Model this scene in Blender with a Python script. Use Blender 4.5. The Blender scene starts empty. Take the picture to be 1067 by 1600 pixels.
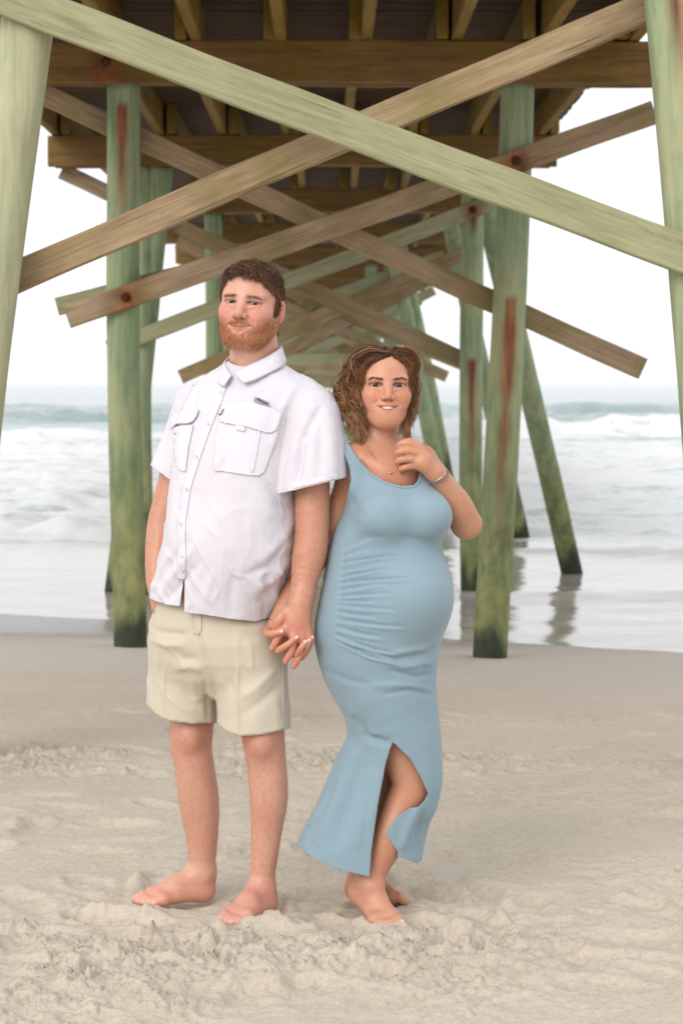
import bpy, math, random
import numpy as np
from mathutils import Vector, Matrix
from mathutils.bvhtree import BVHTree

# ------------------------------------------------------------------ camera, sky, light
SC = bpy.context.scene
COL = SC.collection
F_PX, CX, HY, CAMZ = 3400.0, 515.0, 598.0, 1.5      # focal length, pier vanishing point, horizon row, eye height
cam_d = bpy.data.cameras.new('camera')
cam = bpy.data.objects.new('camera', cam_d); COL.objects.link(cam)
cam.location = (0, 0, CAMZ); cam.rotation_euler = (math.radians(90), 0, 0)
cam_d.sensor_fit = 'VERTICAL'; cam_d.sensor_height = 36.0; cam_d.sensor_width = 24.0
cam_d.lens = F_PX / 1600 * 36
cam_d.shift_y = -(800 - HY) / 1600
cam_d.shift_x = (533.5 - CX) / 1600
cam_d.clip_start = 0.1; cam_d.clip_end = 12000
cam_d.dof.use_dof = True; cam_d.dof.focus_distance = 6.05; cam_d.dof.aperture_fstop = 6.7
SC.camera = cam

world = bpy.data.worlds.new('World'); SC.world = world; world.use_nodes = True
wn = world.node_tree; wn.nodes.clear()
w_out = wn.nodes.new('ShaderNodeOutputWorld'); w_bg = wn.nodes.new('ShaderNodeBackground')
w_sky = wn.nodes.new('ShaderNodeTexSky'); w_sky.sky_type = 'NISHITA'; w_sky.sun_disc = False
SUN_EL, SUN_AZ = math.radians(30), math.radians(210)     # azimuth clockwise from +Y
w_sky.sun_elevation = SUN_EL; w_sky.sun_rotation = SUN_AZ
w_sky.air_density = 1.0; w_sky.dust_density = 4.0
w_mix = wn.nodes.new('ShaderNodeMix'); w_mix.data_type = 'RGBA'
w_mix.inputs['Factor'].default_value = 0.9               # an even cloud layer over the clear sky
w_mix.inputs['B'].default_value = (14.0, 14.15, 14.4, 1)
wn.links.new(w_sky.outputs[0], w_mix.inputs['A'])
wn.links.new(w_mix.outputs['Result'], w_bg.inputs['Color'])
w_bg.inputs['Strength'].default_value = 0.070
wn.links.new(w_bg.outputs[0], w_out.inputs['Surface'])

sun_d = bpy.data.lights.new('sun', 'SUN'); sun_d.energy = 1.35; sun_d.angle = math.radians(36)
sun_d.color = (1.0, 0.96, 0.9)
sun = bpy.data.objects.new('sun', sun_d); COL.objects.link(sun)
sd = Vector((math.sin(SUN_AZ) * math.cos(SUN_EL), math.cos(SUN_AZ) * math.cos(SUN_EL), math.sin(SUN_EL)))
sun.rotation_euler = sd.to_track_quat('Z', 'Y').to_euler()
SC.view_settings.view_transform = 'Standard'; SC.view_settings.look = 'None'
SC.view_settings.exposure = 0.34; SC.view_settings.gamma = 1.0

# ------------------------------------------------------------------ helpers
rng = np.random.default_rng(7)
random.seed(7)

def P(px, py, Y):
    """world point seen at photo pixel (px, py) at distance Y"""
    return np.array([(px - CX) * Y / F_PX, Y, CAMZ - (py - HY) * Y / F_PX])

def lin(r, g, b):
    f = lambda c: (c / 12.92) if c <= 0.04045 else ((c + 0.055) / 1.055) ** 2.4
    return (f(r / 255), f(g / 255), f(b / 255))

def _hash(ix, iy, iz, seed):
    h = (ix.astype(np.uint32) * np.uint32(374761393) + iy.astype(np.uint32) * np.uint32(668265263)
         + iz.astype(np.uint32) * np.uint32(2147483647) + np.uint32((seed * 974634777) & 0xffffffff))
    h = (h ^ (h >> np.uint32(13))) * np.uint32(1274126177)
    h = (h ^ (h >> np.uint32(15))) * np.uint32(2246822519)
    return ((h ^ (h >> np.uint32(16))) & np.uint32(0xffffff)).astype(np.float32) / np.float32(0xffffff)

def vnoise(p, seed=0):
    """value noise in [-1,1] for an (N,3) array"""
    p = np.asarray(p, dtype=np.float32)
    i = np.floor(p).astype(np.int64); f = p - i
    f = f * f * f * (f * (f * 6 - 15) + 10)
    i = i.astype(np.int32).view(np.uint32) if False else (i & 0xffffffff).astype(np.uint32)
    x, y, z = i[:, 0], i[:, 1], i[:, 2]; o = np.uint32(1)
    fx, fy, fz = f[:, 0], f[:, 1], f[:, 2]
    L = lambda a, b, t: a + (b - a) * t
    with np.errstate(over='ignore'):
        c00 = L(_hash(x, y, z, seed), _hash(x + o, y, z, seed), fx)
        c10 = L(_hash(x, y + o, z, seed), _hash(x + o, y + o, z, seed), fx)
        c01 = L(_hash(x, y, z + o, seed), _hash(x + o, y, z + o, seed), fx)
        c11 = L(_hash(x, y + o, z + o, seed), _hash(x + o, y + o, z + o, seed), fx)
    return L(L(c00, c10, fy), L(c01, c11, fy), fz) * 2 - 1

def fbm(p, oct=4, seed=0, gain=0.5):
    p = np.asarray(p, dtype=np.float32); s = np.zeros(len(p), np.float32); a = 1.0
    for k in range(oct):
        s += a * vnoise(p * (2.03 ** k) + 17.3 * k, seed + k); a *= gain
    return s

def sstep(a, b, x):
    t = np.clip((x - a) / (b - a), 0, 1); return t * t * (3 - 2 * t)

def mesh_obj(name, verts, faces, mat=None, parent=None, smooth=True, cols=None, attrs=None):
    me = bpy.data.meshes.new(name)
    verts = np.asarray(verts, dtype=np.float64)
    if isinstance(faces, np.ndarray) and faces.ndim == 2:
        k = faces.shape[1]
        me.vertices.add(len(verts)); me.vertices.foreach_set('co', verts.astype(np.float32).ravel())
        me.loops.add(faces.size); me.loops.foreach_set('vertex_index', faces.astype(np.int32).ravel())
        me.polygons.add(len(faces))
        me.polygons.foreach_set('loop_start', np.arange(0, faces.size, k, dtype=np.int32))
        me.update(calc_edges=True)
    else:
        me.from_pydata([tuple(v) for v in verts], [], [tuple(f) for f in faces]); me.update()
    me.polygons.foreach_set('use_smooth', np.full(len(me.polygons), bool(smooth)))
    if cols is not None:
        c = np.ones((len(verts), 4), np.float32); c[:, :3] = cols
        a = me.color_attributes.new('Col', 'FLOAT_COLOR', 'POINT'); a.data.foreach_set('color', c.ravel())
    for k, v in (attrs or {}).items():
        a = me.attributes.new(k, 'FLOAT', 'POINT'); a.data.foreach_set('value', np.asarray(v, np.float32))
    o = bpy.data.objects.new(name, me); COL.objects.link(o)
    if mat: me.materials.append(mat)
    if parent: o.parent = parent
    return o

def tag(o, label, cat, group=None):
    o['label'] = label; o['category'] = cat
    if group: o['group'] = group
    return o

def structure(o, label=None):
    o['kind'] = 'structure'
    if label: o['label'] = label
    return o

def empty(name, loc):
    o = bpy.data.objects.new(name, None); COL.objects.link(o); o.location = loc
    o.empty_display_size = 0.1
    return o

def adopt(parent, *objs):
    """parent world-space meshes under an empty without moving them"""
    for o in objs:
        o.parent = parent
        o.matrix_parent_inverse = Matrix.Translation(parent.location).inverted() if parent.type == 'EMPTY' else Matrix.Identity(4)

def bevel_box(sx, sy, sz, b):
    """verts / faces of a box with chamfered edges, centred"""
    v, f = [], []
    import bmesh
    bm = bmesh.new(); bmesh.ops.create_cube(bm, size=1.0)
    for q in bm.verts: q.co = Vector((q.co.x * sx, q.co.y * sy, q.co.z * sz))
    if b > 0: bmesh.ops.bevel(bm, geom=list(bm.edges), offset=b, segments=1, affect='EDGES')
    bm.verts.index_update()
    v = [tuple(q.co) for q in bm.verts]; f = [tuple(q.index for q in p.verts) for p in bm.faces]
    bm.free(); return v, f

def tube(path, rad, n=12, cap=True, jitter=None):
    """tube round a polyline; rad scalar or per point"""
    path = np.asarray(path, float); m = len(path); rad = np.broadcast_to(np.asarray(rad, float), (m,))
    T = np.gradient(path, axis=0); T /= np.linalg.norm(T, axis=1)[:, None] + 1e-12
    up = np.array([0, 0, 1.0]) if abs(T[0][2]) < 0.9 else np.array([0, 1.0, 0])
    V = []; N = np.cross(T[0], up); N /= np.linalg.norm(N)
    th = np.linspace(0, 2 * np.pi, n, endpoint=False)
    for k in range(m):
        N = N - T[k] * np.dot(N, T[k]); N /= np.linalg.norm(N) + 1e-12
        B = np.cross(T[k], N)
        V.append(path[k] + rad[k] * (np.cos(th)[:, None] * N + np.sin(th)[:, None] * B))
    V = np.concatenate(V); F = []
    for k in range(m - 1):
        for j in range(n):
            F.append((k * n + j, k * n + (j + 1) % n, (k + 1) * n + (j + 1) % n, (k + 1) * n + j))
    if cap:
        F.append(tuple(range(n))[::-1]); F.append(tuple((m - 1) * n + j for j in range(n)))
    return V, F

# ------------------------------------------------------------------ material helper
class NT:
    def __init__(self, name):
        self.m = bpy.data.materials.new(name); self.m.use_nodes = True
        self.t = self.m.node_tree; self.t.nodes.clear()
        self.out = self.t.nodes.new('ShaderNodeOutputMaterial')
        self.b = self.t.nodes.new('ShaderNodeBsdfPrincipled')
        self.t.links.new(self.b.outputs[0], self.out.inputs['Surface'])
    def n(self, typ, **kw):
        nd = self.t.nodes.new('ShaderNode' + typ)
        for k, v in kw.items():
            if k.startswith('i_'):
                key = k[2:].replace('_', ' '); self.set(nd, key, v)
            else: setattr(nd, k, v)
        return nd
    def set(self, nd, key, v):
        s = nd.inputs[int(key)] if str(key).isdigit() else nd.inputs[key]
        if isinstance(v, bpy.types.NodeSocket): self.t.links.new(v, s)
        elif isinstance(v, bpy.types.Node): self.t.links.new(v.outputs[0], s)
        else:
            if hasattr(s.default_value, '__len__') and not isinstance(v, (int, float)) and len(s.default_value) == 4 and len(v) == 3: v = (*v, 1)
            s.default_value = v
    def base(self, **kw):
        for k, v in kw.items(): self.set(self.b, k.replace('_', ' '), v)
        return self
    def coord(self, which='Object', scale=(1, 1, 1), rand=True):
        tc = self.n('TexCoord'); mp = self.n('Mapping'); self.t.links.new(tc.outputs[which], mp.inputs['Vector'])
        mp.inputs['Scale'].default_value = scale
        if rand:
            oi = self.n('ObjectInfo'); mul = self.n('VectorMath', operation='SCALE')
            mul.inputs[0].default_value = (37.1, 19.7, 53.3); self.t.links.new(oi.outputs['Random'], mul.inputs['Scale'])
            self.t.links.new(mul.outputs[0], mp.inputs['Location'])
        return mp
    def noise(self, vec, scale, detail=4, rough=0.55, dist=0.0):
        nd = self.n('TexNoise'); self.t.links.new(vec.outputs[0], nd.inputs['Vector'])
        nd.inputs['Scale'].default_value = scale; nd.inputs['Detail'].default_value = detail
        nd.inputs['Roughness'].default_value = rough; nd.inputs['Distortion'].default_value = dist
        return nd.outputs['Fac']
    def ramp(self, fac, stops, interp='LINEAR'):
        nd = self.n('ValToRGB'); nd.color_ramp.interpolation = interp
        e = nd.color_ramp.elements
        while len(e) < len(stops): e.new(0.5)
        for el, (p, c) in zip(e, stops):
            el.position = p; el.color = (*c, 1) if len(c) == 3 else c
        self.t.links.new(fac, nd.inputs['Fac']); return nd.outputs['Color']
    def mix(self, a, b, fac, mode='MIX'):
        nd = self.n('Mix', data_type='RGBA', blend_type=mode)
        self.set(nd, 'Factor', fac) if not isinstance(fac, bpy.types.NodeSocket) else self.t.links.new(fac, nd.inputs['Factor'])
        for key, v in (('A', a), ('B', b)):
            s = [q for q in nd.inputs if q.name == key and q.type == 'RGBA'][0]
            if isinstance(v, bpy.types.NodeSocket): self.t.links.new(v, s)
            else: s.default_value = (*v, 1) if len(v) == 3 else v
        return [q for q in nd.outputs if q.type == 'RGBA'][0]
    def math(self, op, a, b=0.5, clamp=False):
        nd = self.n('Math', operation=op); nd.use_clamp = clamp
        for i, v in enumerate((a, b)):
            if isinstance(v, bpy.types.NodeSocket): self.t.links.new(v, nd.inputs[i])
            else: nd.inputs[i].default_value = v
        return nd.outputs[0]
    def attr(self, name):
        nd = self.n('Attribute'); nd.attribute_name = name; return nd
    def bump(self, h, strength=0.5, dist=0.01):
        nd = self.n('Bump'); nd.inputs['Strength'].default_value = strength; nd.inputs['Distance'].default_value = dist
        self.t.links.new(h, nd.inputs['Height']); self.t.links.new(nd.outputs[0], self.b.inputs['Normal']); return nd

def grid_faces(nr, nc, wrap=False):
    r = np.arange(nr - 1)[:, None]; c = np.arange(nc if wrap else nc - 1)[None, :]
    a = r * nc + c; b = r * nc + (c + 1) % nc
    return np.stack([a, b, b + nc, a + nc], -1).reshape(-1, 4)
# ------------------------------------------------------------------ the setting: sand, sea
SEA_Z = -0.45
def sand_base(x, y):
    z = -0.04 * np.clip(y - 7.0, 0, 7.5) - 0.06 * np.clip(y - 14.5, 0, 40)
    return z - 0.030 * np.clip(x, -6, 6) * sstep(8, 14, y)

def _g(px, py): Y = 1.5 * F_PX / (py - HY); return ((px - CX) * Y / F_PX, Y)
FOOT_SPOTS = [(*_g(a, b), r, h) for (a, b, r, h) in ((225, 1428, .045, .020), (262, 1424, .05, .014), (330, 1418, .045, .010), (352, 1458, .04, .016), (395, 1456, .05, .030), (425, 1452, .05, .032), (450, 1440, .05, .012), (566, 1452, .05, .020), (598, 1468, .045, .010), (655, 1452, .05, .018), (680, 1440, .05, .022), (640, 1420, .04, .012), (535, 1428, .04, .012))]
# (x, y, radius, height): sand pushed up round the feet
def bumpy(x, y):
    """relief of the trodden sand"""
    p = np.stack([x, y, np.zeros_like(x)], 1)
    fade = 1 - sstep(9.5, 12.0, y)
    zone = np.clip(0.55 + 0.9 * fbm(p * [0.9, 1.1, 1], 3, 3), 0.12, 1.3)      # trodden and smooth areas
    band = np.exp(-((y - 6.0) / 0.42) ** 2)
    zone = zone * (0.82 + 0.28 * band + 0.25 * np.exp(-((y - 7.1) / 0.3) ** 2))
    big = fbm(p * [2.2, 3.0, 1], 3, 11) * 0.012
    r = 1 - np.abs(fbm(p * [5.0, 7.0, 1], 3, 21)); mid = (r - 0.6) * 0.020
    w = p + 0.03 * np.stack([fbm(p * 12, 2, 61), fbm(p * 12, 2, 62), p[:, 2]], 1)
    patch_ = sstep(-.25, .35, fbm(p * [3.2, 4.2, 1], 2, 33))                                # where clods lie
    lump = sstep(-.1, .7, fbm(w * [17, 20, 1], 2, 31)) * 0.011 + sstep(.0, .7, fbm(w * [38, 42, 1], 2, 32)) * 0.008 + sstep(.0, .6, fbm(w * [80, 86, 1], 2, 36)) * 0.0055
    lump = 1.35 * lump * (1 + .35 * fbm(w * [8, 9, 1], 2, 37))
    fine = fbm(p * [110, 120, 1], 2, 41) * 0.0014
    return fade * (big * 0.7 + zone * (mid + lump * patch_ * np.clip(zone, 0, 1.3)) + fine) + (1 - fade) * 0.1 * (big + fine)

def footprints(x, y):
    """old footprints: shallow hollows with a pushed-up rim"""
    R_ = np.random.RandomState(21); x = x.astype(np.float32); y = y.astype(np.float32); z = np.zeros_like(x)
    for k in range(120):
        fy = R_.uniform(4.9, 11.0) if k > 45 else R_.normal(6.05, .45); fx = R_.uniform(-1, 1) * (.17 * fy + .15) + .05
        a = R_.uniform(0, 6.28); L, W = R_.uniform(.09, .14), R_.uniform(.045, .06); dp = R_.uniform(.006, .02)
        i0, i1 = np.searchsorted(y, fy - .3), np.searchsorted(y, fy + .3); xs, ys_ = x[i0:i1], y[i0:i1]
        u = (xs - fx) * math.cos(a) + (ys_ - fy) * math.sin(a); v = -(xs - fx) * math.sin(a) + (ys_ - fy) * math.cos(a)
        m = (np.abs(u) < .35) & (np.abs(v) < .3)
        q = np.sqrt((u[m] / L) ** 2 + (v[m] / W) ** 2)
        z[i0:i1][m] += -dp * np.exp(-q ** 4) + dp * .75 * np.exp(-((q - 1.35) / .32) ** 2) * (.6 + .5 * np.sin(a + np.arctan2(v[m], u[m])))
    return z

def make_sand():
    rows = []
    y = 4.3
    while y < 13: rows.append(y); y += 0.0064 * (y / 5) ** 1.9
    while y < 60: rows.append(y); y *= 1.05
    rows = np.array([-60, -25, -10, -4, 0, 2, 3, 3.6, 4.0] + rows)
    nc = 410
    t = np.linspace(-1, 1, nc); tt = np.sign(t) * (np.abs(t) * 0.86 + 6 * np.clip(np.abs(t) - 0.93, 0, 1) ** 1.0 * 8 * np.abs(t) ** 20)
    X = np.zeros((len(rows), nc)); Yg = np.repeat(rows[:, None], nc, 1)
    for i, yy in enumerate(rows):
        w = 0.19 * max(yy, 5.0) + 0.12
        X[i] = tt * w + 0.1
        X[i, 0] = -90; X[i, -1] = 90; X[i, 1] = -25; X[i, -2] = 25; X[i, 2] = -7; X[i, -3] = 7
        X[i, 3] = min(X[i, 3], -3.5); X[i, -4] = max(X[i, -4], 3.5)
    x, y = X.ravel(), Yg.ravel()
    near = (np.abs(x) < 3.6) & (y > 3.4) & (y < 12.5)
    z = sand_base(x, y)
    d = np.zeros_like(z); d[near] = bumpy(x[near], y[near]) + footprints(x[near], y[near]) * (1 - .2 * sstep(7, 9, y[near])); z = z + d
    for (fx, fy, fr, fh) in FOOT_SPOTS:
        q = np.hypot(x - fx, (y - fy)) / fr
        k_ = q < 3; z[k_] += .55 * fh * np.exp(-(q[k_] * .8) ** 2) * (1 + 0.35 * fbm(np.stack([x[k_], y[k_], 0 * x[k_]], 1) * 45, 2, 9))
    damp_lift = sstep(11.4, 13.4, y + 0.35 * fbm(np.stack([x * 0.8, y * 0.8, 0 * x], 1), 3, 77))
    wet = sstep(15.0, 16.6, y + 0.5 * fbm(np.stack([x * 0.5, y * 0.9, 0 * x], 1), 2, 78) - 0.25 * x)
    V = np.stack([x, y, z], 1)
    m = NT('sand')
    co = m.coord('Object', rand=False)
    n1 = m.noise(co, 2.2, 5); n2 = m.noise(co, 260, 3, 0.7); n3 = m.noise(co, 40, 4, 0.6)
    c = m.ramp(n1, [(0.3, lin(198, 185, 166)), (0.7, lin(214, 201, 183))])
    c = m.mix(c, m.ramp(n2, [(0.3, lin(146, 129, 110)), (0.55, lin(210, 200, 186)), (0.8, lin(228, 222, 211))]), 0.4)
    c = m.mix(c, lin(176, 163, 146), m.math('MULTIPLY', m.ramp(n3, [(0.48, (0, 0, 0)), (0.72, (1, 1, 1))]), 0.6))
    c = m.mix(c, lin(206, 195, 184), m.math('MULTIPLY', m.attr('damp_lift').outputs['Fac'], 0.8))  # damp band; colour raised to offset the shade under the deck
    c = m.mix(c, lin(128, 120, 112), m.attr('wet').outputs['Fac'])
    m.base(Base_Color=c)
    rough = m.math('SUBTRACT', 0.95, m.math('MULTIPLY', m.attr('wet').outputs['Fac'], 0.82))
    m.base(Roughness=rough)
    g = m.n('Math', operation='ADD'); m.t.links.new(n2, g.inputs[0]); m.t.links.new(n3, g.inputs[1])
    m.bump(g.outputs[0], 0.8, 0.006)
    o = mesh_obj('sand_beach', V, grid_faces(len(rows), nc), m.m, attrs={'damp_lift': damp_lift, 'wet': wet})
    structure(o, 'pale trodden sand beach running down to the water')
    return o

def make_sea():
    rows = [15.0]
    while rows[-1] < 9000: rows.append(rows[-1] * (1.009 if rows[-1] < 130 else 1.05) )
    rows = np.array(rows); nc = 230
    t = np.linspace(-1, 1, nc)
    X = np.stack([t * (0.21 * y + 1.5) * (1 + 3.0 * np.clip(np.abs(t) - 0.9, 0, 1) * 10) for y in rows])
    Y = np.repeat(rows[:, None], nc, 1)
    x, y = X.ravel(), Y.ravel()
    p = np.stack([x, y, 0 * x], 1)
    wob = fbm(p * [0.05, 0.02, 1], 3, 5); wob2 = fbm(p * [0.35, 0.25, 1], 3, 6)
    z = np.zeros_like(x); foam = np.zeros_like(x)
    # swell out to sea
    far = sstep(60, 120, y) * (1 - sstep(600, 1500, y))
    for (L, a, s) in ((17, 0.16, 1), (31, 0.22, 2), (9, 0.07, 3)):
        z += far * a * np.sin(2 * np.pi * (y + 5 * fbm(p * [0.02, 0.01, 1], 2, 50 + s)) / L + s)
    # breakers: (distance, height, length of face, foam, share of x they cover)
    for (yc, h, wd, fo, lo, hi) in ((84, 0.95, 2.6, 1.0, 0.5, 40), (76, 0.45, 2.2, 0.9, -40, 0.5), (58, 0.3, 2.0, 0.9, -40, 40), (118, 0.55, 5.0, 0.35, -40, 10),
                                  (44, 0.22, 1.6, 0.7, -40, 40), (35, 0.2, 1.3, 0.7, -40, 6), (28.6, 0.2, 0.8, 1.0, -30, 0.5), (25.5, 0.05, 0.6, 0.5, -0.8, 30), (21, 0.03, 0.5, 0.35, -1.0, 30)):
        yy = yc + 3.0 * wob * (yc / 50) + 1.3 * wob2 * (yc / 60)
        d = (y - yy) / wd
        prof = np.where(d > 0, np.exp(-(d / 2.2) ** 2), np.exp(-(d / 0.75) ** 2))
        side = sstep(lo - 2, lo + 2, x / yc * 40) * (1 - sstep(hi - 2, hi + 2, x / yc * 40))
        crest = 0.75 + 0.35 * fbm(p * [0.55, 0.3, 1], 3, int(yc))
        z += h * prof * side * crest
        foam = np.maximum(foam, fo * side * np.where(d > 0, np.exp(-(d / 1.3) ** 2), np.exp(-(d / 2.4) ** 2)))
    surf = sstep(25.5, 29.5, y + 2 * wob2 - 0.25 * x) * (1 - sstep(66, 92, y + 4 * wob))
    foam = np.maximum(foam, surf * 0.78)
    z += surf * 0.035 * fbm(p * [1.2, 1.2, 1], 3, 8) * 2 + foam * 0.03 * fbm(p * [3, 3, 1], 3, 18)
    edge = np.exp(-((SEA_Z - sand_base(x, y) - 0.012) / 0.010) ** 2)
    foam = np.maximum(foam, edge * 0.35)
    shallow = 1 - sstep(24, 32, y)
    z += shallow * 0.004 * fbm(p * [1.6, 3.2, 1], 3, 28)
    V = np.stack([x, y, SEA_Z + z], 1)
    m = NT('sea_water')
    co = m.coord('Object', rand=False)
    co2 = m.coord('Object', scale=(0.35, 1, 1), rand=False)
    f1 = m.noise(co2, 1.1, 6, 0.65, 0.6); f2 = m.noise(co, 5.0, 4, 0.6)
    fo = m.attr('foam').outputs['Fac']
    mask = m.math('ADD', fo, m.math('MULTIPLY', m.math('SUBTRACT', f1, 0.5), 1.5))
    mask = m.math('ADD', mask, m.math('MULTIPLY', m.math('SUBTRACT', f2, 0.5), 0.5))
    mask = m.ramp(mask, [(0.42, (0, 0, 0)), (0.75, (1, 1, 1))])
    mask = m.math('MULTIPLY', mask, m.math('MULTIPLY', fo, 3.0, True), True)
    tone = m.noise(co2, 0.09, 4)
    deep = m.ramp(tone, [(0.35, lin(96, 126, 126)), (0.7, lin(132, 154, 150))])
    base = m.mix(deep, lin(178, 172, 164), m.attr('shallow').outputs['Fac'])  # shallow wash; its pale colour also stands in for reflected sky
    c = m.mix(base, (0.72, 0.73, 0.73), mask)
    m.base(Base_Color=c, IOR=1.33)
    m.base(Roughness=m.math('ADD', 0.09, m.math('MULTIPLY', mask, 0.7)))
    h = m.noise(co2, 3.0, 4, 0.6)
    hs = m.math('MULTIPLY', h, m.math('SUBTRACT', 1.12, m.attr('shallow').outputs['Fac']))
    m.bump(hs, 0.5, 0.12)
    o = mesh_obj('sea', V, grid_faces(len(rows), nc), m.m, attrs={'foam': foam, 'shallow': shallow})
    structure(o, 'grey green sea with white breakers and a thin wash on the sand')

# ------------------------------------------------------------------ the pier
def wood(name, c0, c1, c2, scale=(1.2, 22, 22), grain=0.6, yellow=None, bump=0.5, knots=True):
    m = NT(name)
    co = m.coord('Object', scale=scale)
    co1 = m.coord('Object', scale=(1, 1, 1))
    g = m.noise(co, 2.0, 7, 0.65, 0.5)
    big = m.noise(co1, 1.6, 3)
    c = m.ramp(g, [(0.28, c0), (0.5, c1), (0.74, c2)])
    c = m.mix(c, m.ramp(big, [(0.3, c0), (0.7, c2)]), 0.35)
    if yellow:
        c = m.mix(c, yellow, m.math('MULTIPLY', m.ramp(m.noise(co1, 2.3, 4), [(0.45, (0, 0, 0)), (0.62, (1, 1, 1))]), 0.75))
    fine = m.noise(m.coord('Object', scale=(3, 90, 90)), 2.0, 3)
    c = m.mix(c, tuple(0.55 * q for q in c0), m.math('MULTIPLY', m.ramp(fine, [(0.55, (0, 0, 0)), (0.8, (1, 1, 1))]), 0.55))
    st = m.noise(m.coord('Object', scale=(.6, 5, 5)), 1.7, 5, .7, .8)
    c = m.mix(c, tuple(.42 * q for q in c1), m.math('MULTIPLY', m.ramp(st, [(.54, (0, 0, 0)), (.66, (1, 1, 1))]), .55))
    ck = m.noise(m.coord('Object', scale=(.8, 60, 60)), 1.5, 2)
    c = m.mix(c, tuple(.2 * q for q in c0), m.math('MULTIPLY', m.ramp(ck, [(.66, (0, 0, 0)), (.70, (1, 1, 1))]), .6))
    a = m.attr('rust').outputs['Fac']
    rn = m.noise(co1, 9, 4)
    rust = m.ramp(rn, [(0.3, lin(70, 40, 26)), (0.55, lin(140, 78, 44)), (0.75, lin(176, 116, 74))])
    c = m.mix(c, rust, a)
    m.base(Base_Color=c, Roughness=0.85)
    m.bump(m.math('ADD', g, fine), bump, 0.004)
    return m.m

M_BROWN = wood('weathered_tan_wood', lin(112, 90, 64), lin(156, 132, 100), lin(188, 166, 134), yellow=lin(128, 116, 66))
M_PINK = wood('weathered_pinkish_wood', lin(126, 102, 80), lin(166, 142, 114), lin(194, 172, 146), yellow=lin(136, 122, 78))
M_GREEN = wood('green_treated_board', lin(130, 130, 98), lin(158, 158, 122), lin(180, 178, 146))
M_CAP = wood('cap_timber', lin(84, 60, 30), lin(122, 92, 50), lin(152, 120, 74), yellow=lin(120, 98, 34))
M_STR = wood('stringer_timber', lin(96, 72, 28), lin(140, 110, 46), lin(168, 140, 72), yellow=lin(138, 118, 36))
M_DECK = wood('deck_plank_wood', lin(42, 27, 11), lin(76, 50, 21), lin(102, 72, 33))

def pile_material():
    m = NT('treated_pile')
    co = m.coord('Object', scale=(9, 9, 0.8)); co1 = m.coord('Object', scale=(1, 1, 0.55))
    g = m.noise(co, 2.2, 6, 0.6, 0.4); b = m.noise(co1, 3.0, 4); b2 = m.noise(co1, 9.0, 4)
    c = m.ramp(g, [(0.25, lin(104, 126, 94)), (0.5, lin(140, 158, 122)), (0.75, lin(174, 182, 148))])
    c = m.mix(c, lin(174, 172, 132), m.ramp(b, [(0.45, (0, 0, 0)), (0.75, (0.8, 0.8, 0.8))]))
    c = m.mix(c, lin(106, 126, 98), m.math('MULTIPLY', m.ramp(b2, [(0.5, (0, 0, 0)), (0.7, (1, 1, 1))]), 0.45))
    pale = m.attr('pale').outputs['Fac']
    c = m.mix(c, m.ramp(g, [(0.25, lin(150, 150, 116)), (0.6, lin(184, 182, 150)), (0.8, lin(204, 196, 170))]), pale)
    # weed and wet stain towards the foot
    al = m.attr('algae').outputs['Fac']
    wn_ = m.noise(co1, 7.0, 5, 0.65)
    weed = m.ramp(wn_, [(0.3, lin(52, 58, 36)), (0.5, lin(104, 110, 58)), (0.62, lin(140, 132, 64)), (0.8, lin(120, 128, 96))])
    c = m.mix(c, weed, m.math('MULTIPLY', al, m.ramp(wn_, [(0.2, (1, 1, 1)), (0.75, (0.45, 0.45, 0.45))])))
    c = m.mix(c, lin(34, 40, 32), m.attr('wetfoot').outputs['Fac'])
    rn = m.noise(m.coord('Object', scale=(14, 14, 1.2)), 2.0, 4)
    rust = m.ramp(rn, [(0.3, lin(78, 40, 26)), (0.55, lin(142, 80, 48)), (0.8, lin(180, 122, 80))])
    c = m.mix(c, rust, m.attr('rust').outputs['Fac'])
    m.base(Base_Color=c, Roughness=0.8)
    m.bump(g, 0.6, 0.01)
    return m.m
M_PILE = pile_material()
def iron_material():
    m = NT('rusty_iron'); co = m.coord('Object'); n = m.noise(co, 60, 4)
    m.base(Base_Color=m.ramp(n, [(0.3, lin(46, 28, 20)), (0.7, lin(112, 62, 38))]), Roughness=0.85, Metallic=0.3); m.bump(n, 0.5, 0.003)
    return m.m
M_IRON = iron_material()

BENT = lambda i: 9.06 + 5.5 * (i - 1)
CAP_LO, CAP_HI, DECK_Z = 3.49, 3.77, 4.03

pier = empty('fishing_pier', (0, 20, 0))
tag(pier, 'weathered timber fishing pier on green treated piles running out over the sea', 'pier')

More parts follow.
